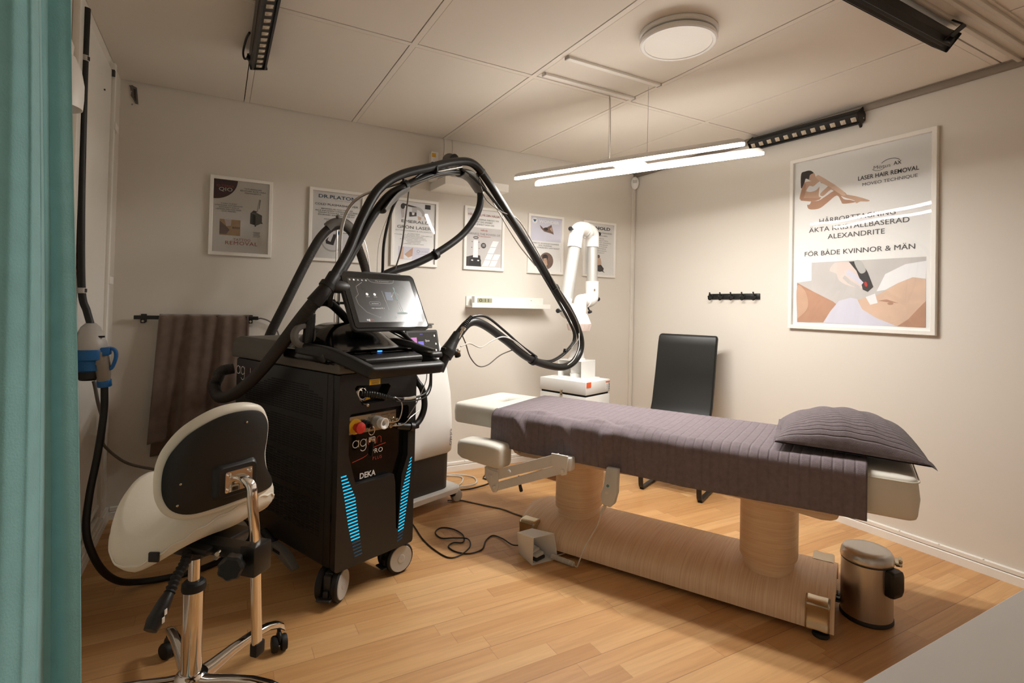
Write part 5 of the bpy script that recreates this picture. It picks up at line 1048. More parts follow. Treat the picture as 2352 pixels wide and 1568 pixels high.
# backrest on a cylinder of radius RB round the axis (0, YB0)
RB, YB0 = 0.30, 0.10
OUT = [(-0.245, 0.698), (-0.240, 0.740), (-0.223, 0.777), (-0.184, 0.819), (-0.118, 0.851), (-0.049, 0.857), (0.012, 0.842), (0.042, 0.805), (0.044, 0.760), (0.036, 0.715), (0.044, 0.670), (0.070, 0.630), (0.062, 0.606), (-0.041, 0.605), (-0.111, 0.602), (-0.178, 0.602), (-0.219, 0.620), (-0.240, 0.655)]
OUT = [(p.x, p.y) for p in catmull([(s_, z, 0) for s_, z in OUT], 5, True)]
CS, CZ = -0.09, 0.725
def bk(s_, z, off):
    a = s_ / RB; r = RB - off; return V((r * math.sin(a), YB0 - r * math.cos(a), z))
def bring(f, off, grow=0.0):
    out = []
    for s_, z in OUT:
        d = V((s_ - CS, z - CZ)); L = d.length; d = d / L
        q = V((CS, CZ)) + d * (L * f + grow); out.append(bk(q.x, q.y, off))
    return out
b = MB(); b.ring_skin([bring(0.86, 0.004), bring(1, 0.0, -0.012), bring(1, 0.001, -0.002), bring(1, 0.008, 0.006), bring(1, 0.020, 0.008), bring(1, 0.034, 0.003), bring(1, 0.044, -0.012), bring(0.8, 0.052), bring(0.5, 0.058), bring(0.05, 0.060)]); cush = b.build('backrest', 'white_leather', SS, angle=80)
b = MB(); b.ring_skin([bring(1, 0.004, -0.0135), bring(1, -0.004, -0.012), bring(0.95, -0.0055, -0.012), bring(0.6, -0.006), bring(0.3, -0.006), bring(0.02, -0.006)]); shell = b.build('back_shell', 'black_leather', cush, angle=60)
b = MB()
for s_, z in ((-0.045, 0.815), (-0.195, 0.690), (-0.20, 0.64)): b.sphere(bk(s_, z, -0.007), (0.0035, 0.0035, 0.0035), seg=10)
b.build('screw', 'nickel', shell)
a_ = -0.070 / RB; PC = bk(-0.070, 0.675, -0.012); PR = Matrix.Translation(PC) @ Matrix.Rotation(a_, 4, 'Z')
b = MB(); b.ring_skin([[V((x, y, z)) for x, z in rrect(w, h, 0.014, 5)] for w, h, y in ((0.118, 0.088, 0.012), (0.108, 0.078, -0.001), (0.102, 0.072, -0.004))]); b.build('mount_boss', 'black_plastic', shell, xf=PR)
b = MB(); b.ring_skin([[V((x, y, z)) for x, z in rrect(0.074, 0.052, 0.004, 4)] for y in (-0.002, -0.008)])
for sx in (-1, 1):
    for sz in (-1, 1): b.lathe([(0.0055, 0), (0.0055, 0.003), (0.003, 0.0045), (0.0028, 0.002), (0.001, 0.002)], (0.028 * sx, -0.008, 0.018 * sz), (0, -1, 0), seg=14)
b.build('mount_plate', 'chrome', SS, xf=PR)
FL_ = [(x, y) for x, y in rrect(0.028, 0.017, 0.007, 4)]
b = MB(); b.tube([PC + V((0.004, -0.004, 0.004)), PC + V((0.0, -0.026, 0.000)), PC + V((0.0, -0.044, -0.016)), (-0.070, -0.252, 0.610), (-0.063, -0.2525, 0.56), (-0.057, -0.252, 0.508), (-0.048, -0.252, 0.36), (-0.040, -0.252, 0.245)], 0.013, seg=12, res=8, sec=FL_); b.build('back_post', 'chrome', SS)
b = MB(); b.box((-0.0385, -0.252, 0.235), (0.032, 0.022, 0.034), bev=0.004); b.build('post_cap', 'rubber', SS)
b = MB(); b.box((-0.054, -0.252, 0.475), (0.062, 0.045, 0.075), bev=0.004); b.box((-0.03, -0.15, 0.472), (0.05, 0.21, 0.03), bev=0.005); b.box((0.0, -0.02, 0.474), (0.16, 0.20, 0.020), bev=0.006); b.box((0.0, -0.01, 0.452), (0.075, 0.10, 0.045), bev=0.006); b.cyl((0.0, 0, 0.415), (0.0, 0, 0.46), 0.028, seg=20)
b.build('mechanism', 'black_metal', SS)
b = MB()
for p in ((-0.07, -0.19, 0.462), (-0.04, -0.12, 0.452), (-0.062, -0.145, 0.475)): b.cyl(p, V(p) + V((-0.012, -0.004, 0)), 0.006, seg=10)
b.build('bolt', 'nickel', SS)
b = MB(); kn = []
for z, r in ((0, 0.020), (0.004, 0.027), (0.030, 0.029), (0.036, 0.024)):
    kn.append([(r * (1 + 0.06 * math.cos(7 * 2 * PI * k / 56)) * math.cos(2 * PI * k / 56), r * (1 + 0.06 * math.cos(7 * 2 * PI * k / 56)) * math.sin(2 * PI * k / 56), z) for k in range(56)])
KX = Matrix.Translation(V((-0.105, -0.232, 0.480))) @ Matrix.Rotation(math.radians(-62), 4, 'Z') @ Matrix.Rotation(math.radians(90), 4, 'X')
b.ring_skin([[V(p) for p in r] for r in kn]); b.cyl((0, 0, -0.03), (0, 0, 0.005), 0.008, seg=12); b.build('knob', 'black_plastic', SS, xf=KX)
b = MB(); b.tube([(-0.075, -0.055, 0.470), (-0.10, -0.075, 0.458), (-0.135, -0.085, 0.435), (-0.162, -0.095, 0.412)], 0.0135, seg=14, ribs=0.0035, rib_pitch=0.011); lv = b.build('lever_bellows', 'rubber', SS)
b = MB(); b.tube([(-0.160, -0.094, 0.414), (-0.178, -0.098, 0.398), (-0.205, -0.104, 0.372), (-0.222, -0.108, 0.356)], [0.011, 0.016, 0.020, 0.015], seg=14, sec=None); b.build('lever', 'black_plastic', SS)
b = MB(); 
for k in range(2): b.box((-0.196 - 0.006 * k, -0.1235, 0.389 - 0.016 * k), (0.009, 0.002, 0.014), rot=0.2, bev=0.0008, seg=1)
b.build('lever_symbol', 'logo_white', SS)
b = MB(); b.cyl((0, 0, 0.30), (0, 0, 0.45), 0.0155, seg=28); b.build('piston', 'chrome', SS)
b = MB(); b.cyl((0, 0, 0.075), (0, 0, 0.325), 0.0265, seg=36); b.build('gas_column', 'chrome', SS)
b = MB(); b.lathe([(0.0265, 0), (0.030, 0.001), (0.031, 0.006), (0.030, 0.020), (0.024, 0.026), (0.016, 0.027)], (0, 0, 0.322), seg=28); b.build('column_ring', 'rubber', SS)
b = MB(); b.lathe([(0.001, 0.048), (0.036, 0.048), (0.042, 0.056), (0.042, 0.088), (0.034, 0.096), (0.027, 0.098)], seg=36); hub = b.build('base_hub', 'chrome', SS)
for k in range(5):
    a = math.radians(32.6 - 45 + 72 * k); M = Matrix.Rotation(a, 4, 'Z'); b = MB()
    rr = []
    for x, z, w, h in ((0.015, 0.070, 0.034, 0.040), (0.06, 0.075, 0.030, 0.034), (0.12, 0.088, 0.025, 0.027), (0.19, 0.097, 0.022, 0.022), (0.245, 0.094, 0.021, 0.021), (0.278, 0.083, 0.021, 0.024), (0.296, 0.070, 0.020, 0.026), (0.303, 0.062, 0.014, 0.022)):
        rr.append([V((x, y * w / 0.03 * 1.3, z + q * h / 0.03)) for y, q in rrect(0.030, 0.030, 0.0105, 4)])
    b.ring_skin(rr); b.build('leg', 'chrome', SS, angle=60, xf=M)
    b = MB(); b.cyl((0.286, 0, 0.045), (0.286, 0, 0.075), 0.006, seg=10); b.sphere((0.280, 0, 0.040), (0.022, 0.010, 0.022), seg=16)
    q = M @ Matrix.Translation(V((0.286, 0, 0))) @ Matrix.Rotation(random.Random(k).uniform(0.3, 1.2), 4, 'Z') @ Matrix.Translation(V((-0.286, 0, 0)))
    c = b.build('caster', 'black_plastic', SS, xf=q)
    for sg in (-1, 1):
        b = MB(); b.lathe([(0.001, 0.004), (0.020, 0.004), (0.0245, 0.007), (0.025, 0.018), (0.022, 0.023), (0.012, 0.025), (0.001, 0.0245)], (0.276, 0, 0.025), (0, sg, 0), seg=28); b.build('wheel', 'rubber', c, xf=q)
# ---------------------------------------------------------------- treatment table (local: x towards the pillow end, y away from the camera)
TT = thing('treatment_table', 'cream treatment table on pale oak columns and a long oak base', 'treatment table', (1.319, 2.265, 0), -62)
# base: bent veneer arch, rounded at the left end
prof = []
for k in range(0, 25):
    a = PI * k / 24
    prof.append((0.19 - 0.240 * math.copysign(abs(math.cos(a)) ** 0.78, math.cos(a)), 0.022 + 0.108 * math.sin(a) ** 0.72 if 0 < k < 24 else 0.022))
inner = [(0.19 + (y - 0.19) * 0.94, z - 0.014 if z > 0.03 else z) for y, z in reversed(prof)]
b = MB(); RG = []
for x, f in ((-0.012, 0.55), (-0.006, 0.68), (0.012, 0.82), (0.045, 0.93), (0.09, 0.985), (0.16, 1.0), (0.6, 1.0), (1.0, 1.0), (1.325, 1.0)):
    RG.append([V((x, 0.19 + (y - 0.19) * f, z)) for y, z in prof + inner])
b.ring_skin(RG); b.build('base', 'veneer_base', TT, angle=40)
b = MB(); b.ring_skin([[V((-0.004, 0.19 + (y - 0.19) * 0.54, max(0.03, z - 0.016))) for y, z in prof], [V((0.004, 0.19 + (y - 0.19) * 0.6, max(0.03, z - 0.016))) for y, z in prof]]); b.build('end_panel', 'veneer_base', TT)
def foot(x0, x1, sg):
    """bright metal foot cover: a lump on the lower edge of the base with a flat top and a hollow front"""
    b = MB(); P = ([(0.13, 0.1235), (0.212, 0.119)] if sg > 0 else [(0.185, 0.119), (0.212, 0.119)]) + [(0.225, 0.118), (0.238, 0.116), (0.247, 0.108), (0.245, 0.092), (0.243, 0.070), (0.246, 0.045), (0.252, 0.030), (0.252, 0.026), (0.19, 0.026)]
    rings = []
    for t, e in ((0, -0.010), (0.03, -0.003), (0.12, 0.0), (0.5, -0.004), (0.88, 0.0), (0.97, -0.003), (1.0, -0.010)):
        rings.append([V((x0 + (x1 - x0) * t, 0.19 + sg * (d + (e if d > 0.2 else 0)), z + (e * 0.3 if z > 0.1 else 0))) for d, z in P])
    b.ring_skin(rings); return b.build('foot_cover', 'nickel', TT, angle=50)
foot(0.035, 0.120, -1); foot(1.235, 1.312, -1); foot(1.235, 1.312, 1); foot(0.035, 0.120, 1)
for x, y in ((1.285, -0.035), (0.06, -0.02), (1.285, 0.415), (0.06, 0.40)):
    b = MB(); b.lathe([(0.001, 0), (0.026, 0), (0.028, 0.004), (0.026, 0.014), (0.012, 0.018), (0.010, 0.05)], (x, y, 0), seg=28); b.build('levelling_foot', 'rubber', TT)
def oval(cx, cy, rx, ry, z, n=48, e=0.8): return [V((cx + rx * math.copysign(abs(math.cos(a)) ** e, math.cos(a)), cy + ry * math.copysign(abs(math.sin(a)) ** e, math.sin(a)), z)) for a in [2 * PI * k / n for k in range(n)]]
for cx, cy in ((0.235, 0.19), (1.090, 0.165)):
    b = MB(); b.ring_skin([oval(cx, cy, 0.103, 0.128, 0.165), oval(cx, cy, 0.105, 0.130, 0.168), oval(cx, cy, 0.105, 0.130, 0.425)]); c = b.build('column', 'veneer_column', TT, angle=40)
    b = MB(); b.ring_skin([oval(cx, cy, 0.092, 0.117, 0.118), oval(cx, cy, 0.092, 0.117, 0.168)]); b.build('inner_column', 'veneer_column', c, angle=40)
# oak tray under the mattress, round ended
b = MB(); fr = []
for z, y0, y1 in ((0.405, -0.02, 0.45), (0.455, -0.03, 0.46)): pass
side = [(-0.02, 0.462), (-0.02, 0.442), (-0.005, 0.424), (0.03, 0.414), (0.25, 0.420), (0.6, 0.429), (0.9, 0.429), (1.15, 0.420), (1.28, 0.408), (1.31, 0.410), (1.33, 0.420), (1.337, 0.440), (1.337, 0.462)]
b.prism([(x, -0.045, z) for x, z in side], (0, 0.022, 0), bev=0.003, seg=1); b.build('side_rail', 'veneer_column', TT)
b = MB(); b.prism([(x, 0.44, z) for x, z in side], (0, 0.022, 0), bev=0.003, seg=1); b.build('side_rail', 'veneer_column', TT)
b = MB(); b.box((0.66, 0.209, 0.448), (1.30, 0.47, 0.02)); b.build('platform', 'veneer_column', TT)
b = MB(); b.cyl((0.025, -0.0465, 0.436), (0.025, -0.044, 0.436), 0.009, seg=20); b.build('bolt_cap', 'nickel', TT)
# mattress
def slab(x0, x1, y0, y1, z0, z1, r, puff=0.006):
    b = MB(); w, d = x1 - x0, y1 - y0; cx, cy = (x0 + x1) / 2, (y0 + y1) / 2
    L = [(z0, -0.012), (z0 + 0.004, -0.004), (z0 + 0.015, 0.0), ((z0 + z1) / 2, puff), (z1 - 0.014, 0.0), (z1 - 0.004, -0.003), (z1, -0.013), (z1 + 0.003, -0.05), (z1 + 0.005, -0.10)]
    b.ring_skin([[V((x, y, z)) for x, y in rrect(w + 2 * g, d + 2 * g, max(0.01, r + g), 6, cx, cy)] for z, g in L])
    return b
slab(-0.105, 1.555, -0.052, 0.482, 0.462, 0.598, 0.035).build('mattress', 'cream_leather', TT, angle=60)
b = MB(); pp = [V((x, y, 0.5885)) for x, y in rrect(1.665, 0.537, 0.036, 6, 0.725, 0.215)]; b.tube(pp, 0.0026, seg=8, res=1, closed=True, smooth=False); b.build('piping', 'cream_leather', TT)
# head extension with breathing hole
def headrest():
    b = MB(); N_ = 56; cx, cy = -0.262, 0.205
    out = rrect(0.30, 0.45, 0.03, 13, cx, cy)
    def hole(f): return [(-0.235 + 0.060 * f * math.cos(2 * PI * k / N_ + PI / 4 * 0 + 0.0), 0.235 + 0.075 * f * math.sin(2 * PI * k / N_)) for k in range(N_)]
    st = [(x, y) for x, y in out]
    n = len(st)
    ang = lambda p: math.atan2(p[1] - 0.235, p[0] + 0.235) % (2 * PI)
    st.sort(key=ang); hs = [( -0.235 + 0.060 * math.cos(ang(p)), 0.235 + 0.075 * math.sin(ang(p))) for p in st]
    def R_(g, z, src=st): return [V((cx + (x - cx) * (1 + g / 0.15), cy + (y - cy) * (1 + g / 0.22), z)) for x, y in src]
    def Hh(f, z): return [V((-0.235 + (x + 0.235) * f, 0.235 + (y - 0.235) * f, z)) for x, y in hs]
    b.ring_skin([Hh(1.0, 0.56), Hh(1.0, 0.595), Hh(1.06, 0.612), Hh(1.3, 0.621), R_(-0.03, 0.620), R_(-0.008, 0.616), R_(0.0, 0.606), R_(0.003, 0.57), R_(0.0, 0.526), R_(-0.006, 0.516), R_(-0.03, 0.514), Hh(1.2, 0.514), Hh(1.0, 0.518)], loop=True)
    return b
headrest().build('headrest', 'cream_leather', TT, angle=60)
b = MB(); b.box((-0.13, 0.12, 0.505), (0.30, 0.03, 0.012), bev=0.003); b.box((-0.13, 0.31, 0.505), (0.30, 0.03, 0.012), bev=0.003); b.build('headrest_bracket', 'white_metal', TT)
# arm rest on a linkage, front side
def armrest(yc, full=True):
    b = MB(); rings = []
    for x, zb, zt, g in ((-0.274, 0.415, 0.440, -0.03), (-0.272, 0.400, 0.455, -0.016), (-0.264, 0.390, 0.467, -0.006), (-0.24, 0.382, 0.473, 0), (-0.18, 0.376, 0.477, 0.002), (-0.10, 0.371, 0.480, 0.002), (-0.045, 0.367, 0.477, 0), (-0.022, 0.366, 0.474, -0.005), (-0.012, 0.372, 0.466, -0.014), (-0.009, 0.385, 0.452, -0.028)):
        rings.append([V((x, y, z)) for y, z in rrect(0.118 + 2 * g, zt - zb, min(0.022, (zt - zb) / 2 - 0.001), 5, yc - 0.002, (zt + zb) / 2)])
    b.ring_skin(rings); b.build('armrest', 'cream_leather', TT, angle=60)
    b = MB()
    A1, A2 = V((-0.075, yc - 0.02, 0.320)), V((0.275, yc - 0.02, 0.462)); B1, B2 = V((-0.055, yc - 0.02, 0.272)), V((0.295, yc - 0.02, 0.420))
    for p, q, h in ((A1, A2, 0.023), (B1, B2, 0.019)):
        d = (q - p).normalized(); nz = V((-d.z, 0, d.x)); b.prism([p - d * 0.012 + nz * h, p - d * 0.012 - nz * h, q + d * 0.012 - nz * h, q + d * 0.012 + nz * h], (0, 0.006, 0), bev=0.0015, seg=1)
    b.build('link_arm', 'white_metal', TT)
    b = MB()
    b.prism([(-0.115, yc - 0.03, 0.355), (-0.115, yc - 0.03, 0.315), (-0.065, yc - 0.03, 0.245), (-0.045, yc - 0.03, 0.250), (-0.035, yc - 0.03, 0.275), (-0.040, yc - 0.03, 0.345)], (0, 0.010, 0), bev=0.003, seg=2); b.box((-0.085, yc, 0.352), (0.07, 0.05, 0.010), bev=0.002); b.build('hinge_plate', 'white_metal', TT); b = MB()
    b.prism([(0.245, yc - 0.03, 0.485), (0.250, yc - 0.03, 0.430), (0.300, yc - 0.03, 0.395), (0.325, yc - 0.03, 0.405), (0.328, yc - 0.03, 0.485)], (0, 0.010, 0), bev=0.003, seg=2); b.box((0.315, yc + 0.005, 0.445), (0.045, 0.05, 0.06), bev=0.008)
    b.build('hinge_plate', 'white_metal', TT)
    for p in (A1, B1, V((0.305, yc - 0.02, 0.416)), V((0.030, yc - 0.026, 0.364))):
        b = MB(); b.lathe([(0.010, 0), (0.010, 0.004), (0.007, 0.007), (0.001, 0.008)], p + V((0, -0.010, 0)), (0, -1, 0), seg=20); b.build('rivet_cap', 'white_plastic', TT)
    b = MB(); b.tube([(0.065, yc - 0.008, 0.345), (0.070, yc - 0.012, 0.335)], 0.003, seg=8, smooth=False); b.tube([(0.068, yc - 0.010, 0.335), (0.076, yc - 0.012, 0.305), (0.083, yc - 0.012, 0.282), (0.085, yc - 0.012, 0.276)], [0.006, 0.0075, 0.0085, 0.006], seg=12); b.build('lever', 'black_plastic', TT)
armrest(-0.105)
# handset clipped under the front rail
b = MB(); prof3 = [(0.495, 0.462), (0.550, 0.462), (0.545, 0.36), (0.535, 0.315), (0.515, 0.295), (0.480, 0.300), (0.470, 0.33), (0.488, 0.40)]
b.prism([(x, -0.105, z) for x, z in prof3], (0, 0.026, 0), bev=0.006, seg=3); hs = b.build('handset', 'handset_grey', TT)
b = MB(); b.cyl((0.505, -0.1055, 0.385), (0.505, -0.108, 0.385), 0.006, seg=16, mi=0); b.cyl((0.500, -0.1055, 0.355), (0.500, -0.107, 0.355), 0.006, seg=16, mi=1); b.build('button', ['ui_teal', 'logo_white'], hs)
b = MB(); b.tube([(0.490, -0.092, 0.298), (0.474, -0.092, 0.262), (0.468, -0.092, 0.245)], [0.009, 0.007, 0.0045], seg=12, ribs=0.002, rib_pitch=0.008); b.tube([(0.469, -0.092, 0.248), (0.455, -0.097, 0.20), (0.41, -0.11, 0.11), (0.385, -0.115, 0.04), (0.375, -0.115, 0.014), (0.362, -0.11, 0.010)], 0.0028, seg=8)
co = []; 
for k in range(22 * 12 + 1):
    t = k / (22 * 12); c = V((0.355, -0.105, 0.0135)).lerp(V((0.235, -0.095, 0.0135)), t); ax = V((-0.12, 0.01, 0)).normalized(); sd = V((0, 0, 1)).cross(ax); an = 2 * PI * k / 12
    co.append(c + V((0, 0, 1)) * 0.0095 * math.cos(an) + sd * 0.0095 * math.sin(an))
b.tube(co, 0.0022, seg=6, smooth=False); b.tube([(0.235, -0.095, 0.012), (0.240, -0.075, 0.008), (0.27, -0.02, 0.01), (0.3, 0.10, 0.03)], 0.0028, seg=8); b.build('handset_cord', 'cable_white', hs)

# blanket over the mattress
TX0, TX1, TY0, TY1 = -0.125, 1.415, -0.066, 0.496
DROP = 0.160
def blanket(u, v):
    width = TY1 - TY0; tot = width + 2 * DROP
    s_ = v * tot; x = TX0 + (TX1 - TX0) * u
    r = 0.040
    top = 0.6195
    wob = 0.004 * math.sin(x * 9 + 1) + 0.003 * math.sin(x * 23)
    # front hang, rounded edge, top, rounded edge, back hang
    def edge(d):  # d: distance past the rounded edge start, returns (horizontal, vertical)
        L = r * PI / 2
        if d < L: a = d / r; return r * math.sin(a), -r * (1 - math.cos(a))
        return r, -r - (d - L)
    fl = 0.0
    if s_ < DROP + r:
        h, dz = edge(DROP + r - s_); y = TY0 + r - h; z = top + dz; fl = min(1, (DROP - s_) / DROP)
        if s_ < DROP:
            k = max(0, fl)
            crease = 0.0
            for cx_, sl, am, wd in ((0.06, 0.75, 0.030, 0.020), (0.30, 0.6, 0.022, 0.024), (0.47, -0.35, 0.030, 0.028), (0.62, 0.4, 0.016, 0.03), (0.20, 0.5, 0.008, 0.03), (0.82, -0.2, 0.008, 0.04), (1.05, 0.2, 0.007, 0.04)):
                cc = cx_ + sl * (0.14 * k - 0.05); crease += am * math.exp(-((x - cc) / wd) ** 2) * (max(0, math.cos(PI / 2 * min(1, k * 1.15))) if am > 0.01 else 1)
            y -= 0.003 + 0.005 * k + wob * k * 0.8 + crease * 0.8
    elif s_ > DROP + width - r:
        h, dz = edge(s_ - (DROP + width - r)); y = TY1 - r + h; z = top + dz; y += 0.004
    else:
        y = TY0 + (s_ - DROP); z = top
        z += 0.002 * math.sin(x * 14 + y * 9) + 0.003 * math.exp(-((y - TY0) / 0.08) ** 2) * math.sin(x * 21)
        for cx_, cy_, am in ((0.42, 0.0, 0.014), (0.50, 0.03, -0.014), (0.57, 0.01, 0.012), (0.66, 0.03, 0.008), (0.36, 0.05, 0.008), (0.12, 0.0, 0.010), (0.30, 0.02, -0.008)): z += am * math.exp(-(((x - cx_) / 0.05) ** 2 + ((y - cy_) / 0.03) ** 2))
    # left end tucks over the mattress end
    if u < 0.012: z -= 0.002; 
    z += 0.0004 * math.sin(u * 46 * 2 * PI) * (1 if s_ > DROP else 0.6)
    z -= 0.030 * max(0, (x - 1.0)) * 0 
    if s_ < DROP: z += (0.004 * math.sin(x * 5.5) + 0.016 * math.exp(-((x - TX0) / 0.15) ** 2)) * max(0, fl)
    return (x, y, z)
b = MB(); b.grid(blanket, 260, 90)
o = b.build('blanket', 'towel_plum', angle=80, xf=TT.matrix_basis.copy(), normals=True); tag(o, 'plum grey ribbed towel blanket spread over the treatment table', 'towel')
md = o.modifiers.new('thick', 'SOLIDIFY'); md.thickness = 0.005; md.offset = 1
b = MB(); hem = [blanket(1.0, k / 80) for k in range(81)]
# pillow
def pillow(u, v):
    a, c = 2 * u - 1, 2 * v - 1
    ea = max(0, 1 - a * a); ec = max(0, 1 - c * c)
    return a, c, (ea ** 0.55) * (ec ** 0.5)
PW, PL_ = 0.235, 0.235
PMX = TT.matrix_basis @ Matrix.Translation(V((1.345, 0.225, 0.632))) @ Matrix.Rotation(math.radians(4), 4, 'Z') @ Matrix.Rotation(math.radians(2), 4, 'Y')
def ptop(u, v):
    a, c, h = pillow(u, v); pin = 1 - 0.06 * (abs(a) * (1 - abs(c)) + abs(c) * (1 - abs(a)))
    return (PW * a * pin * 1.0, PL_ * c * pin, 0.016 + 0.116 * h * (1 + 0.10 * a * 0) + 0.003 * math.sin(a * 17 + c * 5) * h - (0.012 if a > 0.9 else 0) * 0)
def pbot(u, v):
    a, c, h = pillow(u, v); pin = 1 - 0.06 * (abs(a) * (1 - abs(c)) + abs(c) * (1 - abs(a)))
    return (PW * a * pin, PL_ * c * pin, 0.012 - 0.012 * h)
b = MB(); b.grid(ptop, 60, 60); b.grid(pbot, 30, 30)
# flat hem on the end away from the pillow filling, and sewn edge
b.grid(lambda u, v: (-PW * 0.97 - 0.012 * (1 - u), PL_ * (2 * v - 1) * 0.99, 0.014 + 0.004 * math.sin(v * 13) * (1 - u)), 5, 40)
b.grid(lambda u, v: (PW * 0.97 + 0.02 * u, PL_ * (2 * v - 1) * 0.99, 0.014 - 0.012 * u + 0.004 * math.sin(v * 11) * u), 5, 40)
o = b.build('pillow', 'pillow_plum', angle=80, xf=PMX); tag(o, 'plum grey pillow in a ribbed towel case on the table end', 'pillow')
# ---------------------------------------------------------------- smoke extractor in the corner (local: x along its right face, y to the rear)
EV = thing('air_extractor', 'white cabinet with a jointed white suction arm in the right corner', 'air extractor', (1.9, 3.02, 0), 19)
b = MB(); b.box((0.14, -0.184, 0.315), (0.278, 0.366, 0.515), bev=0.004); b.build('cabinet', 'white_metal', EV)
b = MB(); b.box((0.14, -0.184, 0.578), (0.262, 0.350, 0.016)); b.build('gap', 'slot_dark', EV)
b = MB(); b.box((0.14, -0.184, 0.626), (0.280, 0.368, 0.081), bev=0.003); b.build('lid', 'white_metal', EV)
b = MB(); b.box((-0.003, -0.18, 0.585), (0.008, 0.02, 0.035), bev=0.003); b.cyl((-0.006, -0.18, 0.592), (-0.012, -0.18, 0.592), 0.006, seg=12); b.build('latch', 'nickel', EV)
b = MB(); b.box((0.030, -0.369, 0.649), (0.050, 0.0012, 0.034)); b.build('orange_sticker', 'orange', EV)
b = MB(); b.box((0.252, -0.369, 0.652), (0.050, 0.0012, 0.008), mi=0); b.box((0.242, -0.369, 0.622), (0.022, 0.0012, 0.045), mi=1); b.box((0.267, -0.369, 0.620), (0.013, 0.0012, 0.048), mi=2)
for k in range(3): b.box((0.267, -0.3698, 0.606 + 0.014 * k), (0.007, 0.0008, 0.006), mi=3)
for k in range(5): b.box((0.242, -0.3698, 0.606 + 0.007 * k), (0.018, 0.0008, 0.0016), mi=4)
b.build('rating_label', ['orange', 'paper', 'light_grey', 'ink_black', 'ink_soft'], EV)
for x, y in ((0.04, -0.33), (0.24, -0.33), (0.04, -0.04), (0.24, -0.04)):
    b = MB(); b.cyl((x, y, 0.04), (x, y, 0.058), 0.012, seg=14); b.cyl((x - 0.011, y, 0.022), (x + 0.011, y, 0.022), 0.022, seg=24, bev=0.003); b.build('caster', 'dark_grey', EV)
b = MB(); b.box((0.17, -0.175, 0.669), (0.205, 0.235, 0.005), bev=0.001, seg=1); b.box((0.17, -0.268, 0.726), (0.160, 0.004, 0.112), bev=0.001, seg=1); b.box((0.17, -0.082, 0.726), (0.160, 0.004, 0.112), bev=0.001, seg=1); b.box((0.17, -0.175, 0.783), (0.160, 0.19, 0.004), bev=0.001, seg=1); b.build('arm_bracket', 'white_metal', EV)
b = MB(); b.cyl((0.17, -0.175, 0.67), (0.17, -0.175, 0.695), 0.044, seg=36); b.cyl((0.17, -0.175, 0.695), (0.17, -0.175, 0.775), 0.040, seg=36); b.lathe([(0.058, 0.783), (0.058, 0.79), (0.050, 0.797), (0.046, 0.825), (0.040, 0.845), (0.030, 0.85)], (0.17, -0.175, 0), seg=36); b.build('swivel', 'white_plastic', EV)
b = MB(); b.cyl((0.17, -0.175, 0.84), (0.165, -0.175, 1.10), 0.030, seg=32); b.build('riser_pipe', 'white_metal', EV)
def tubes(name, p, q, r, m): bb = MB(); bb.cyl(p, q, r, seg=32); return bb.build(name, m, EV)
YA, YC = -0.175, -0.20
tubes('arm_tube', (-0.012, YC, 1.13), (0.088, YC, 1.545), 0.040, 'tube_alu'); tubes('arm_tube', (0.297, YC, 1.29), (0.292, YC, 1.565), 0.036, 'tube_alu')
def elbow(pts, r, name='elbow_joint'):
    bb = MB(); bb.tube(pts, r, seg=24, res=8); return bb.build(name, 'white_plastic', EV)
elbow([(0.078, YC, 1.525), (0.092, YC, 1.59), (0.110, YC, 1.640), (0.150, YC, 1.660), (0.20, YC, 1.662)], 0.046); elbow([(0.20, YC, 1.662), (0.25, YC, 1.660), (0.285, YC, 1.640), (0.292, YC, 1.60), (0.292, YC, 1.55)], 0.0445)
elbow([(0.165, YA, 1.085), (0.14, YA, 1.12), (0.09, YC, 1.12), (0.02, YC, 1.10), (-0.010, YC, 1.125), (-0.012, YC, 1.16), (-0.002, YC, 1.19)], 0.042); elbow([(0.298, YC, 1.315), (0.299, YC, 1.25), (0.296, YC, 1.205), (0.265, YC, 1.183), (0.22, YC, 1.180)], 0.046); elbow([(0.225, YC, 1.180), (0.17, YC, 1.18), (0.115, YC - 0.03, 1.165), (0.085, YC - 0.05, 1.12), (0.080, YC - 0.05, 1.085)], 0.043)
b = MB(); b.lathe([(0.046, 0.0), (0.048, 0.01), (0.046, 0.03)], (0.20, YC, 1.648 - 0.001), (1, 0, 0.0), seg=32, caps=False); b.lathe([(0.0465, -0.006), (0.0485, 0.0), (0.0465, 0.006)], (0.20, YC, 1.661), (1, 0, 0), seg=32); b.lathe([(0.0475, -0.006), (0.0495, 0.0), (0.0475, 0.006)], (0.222, YC, 1.180), (1, 0, 0), seg=32); b.build('joint_ring', 'white_plastic', EV)
b = MB(); b.lathe([(0.048, 1.095), (0.054, 1.085), (0.074, 1.04), (0.078, 1.03), (0.068, 1.028)], (0.080, YC - 0.05, 0), seg=36); hd = b.build('hood', 'white_plastic', EV)
b = MB(); b.lathe([(0.080, 1.03), (0.078, 1.022), (0.068, 0.985), (0.062, 0.982)], (0.080, YC - 0.05, 0), seg=36, caps=False)
for k in range(36): a = 2 * PI * k / 36; b.tube([(0.080 + 0.0795 * math.cos(a), YC - 0.05 + 0.0795 * math.sin(a), 1.026), (0.080 + 0.068 * math.cos(a), YC - 0.05 + 0.068 * math.sin(a), 0.984)], 0.0022, seg=6, smooth=False)
b.build('grille', 'glove', hd)
b = MB(); b.box((0.163, YC - 0.05, 1.035), (0.012, 0.018, 0.03), bev=0.003); b.build('hood_clip', 'white_plastic', hd)
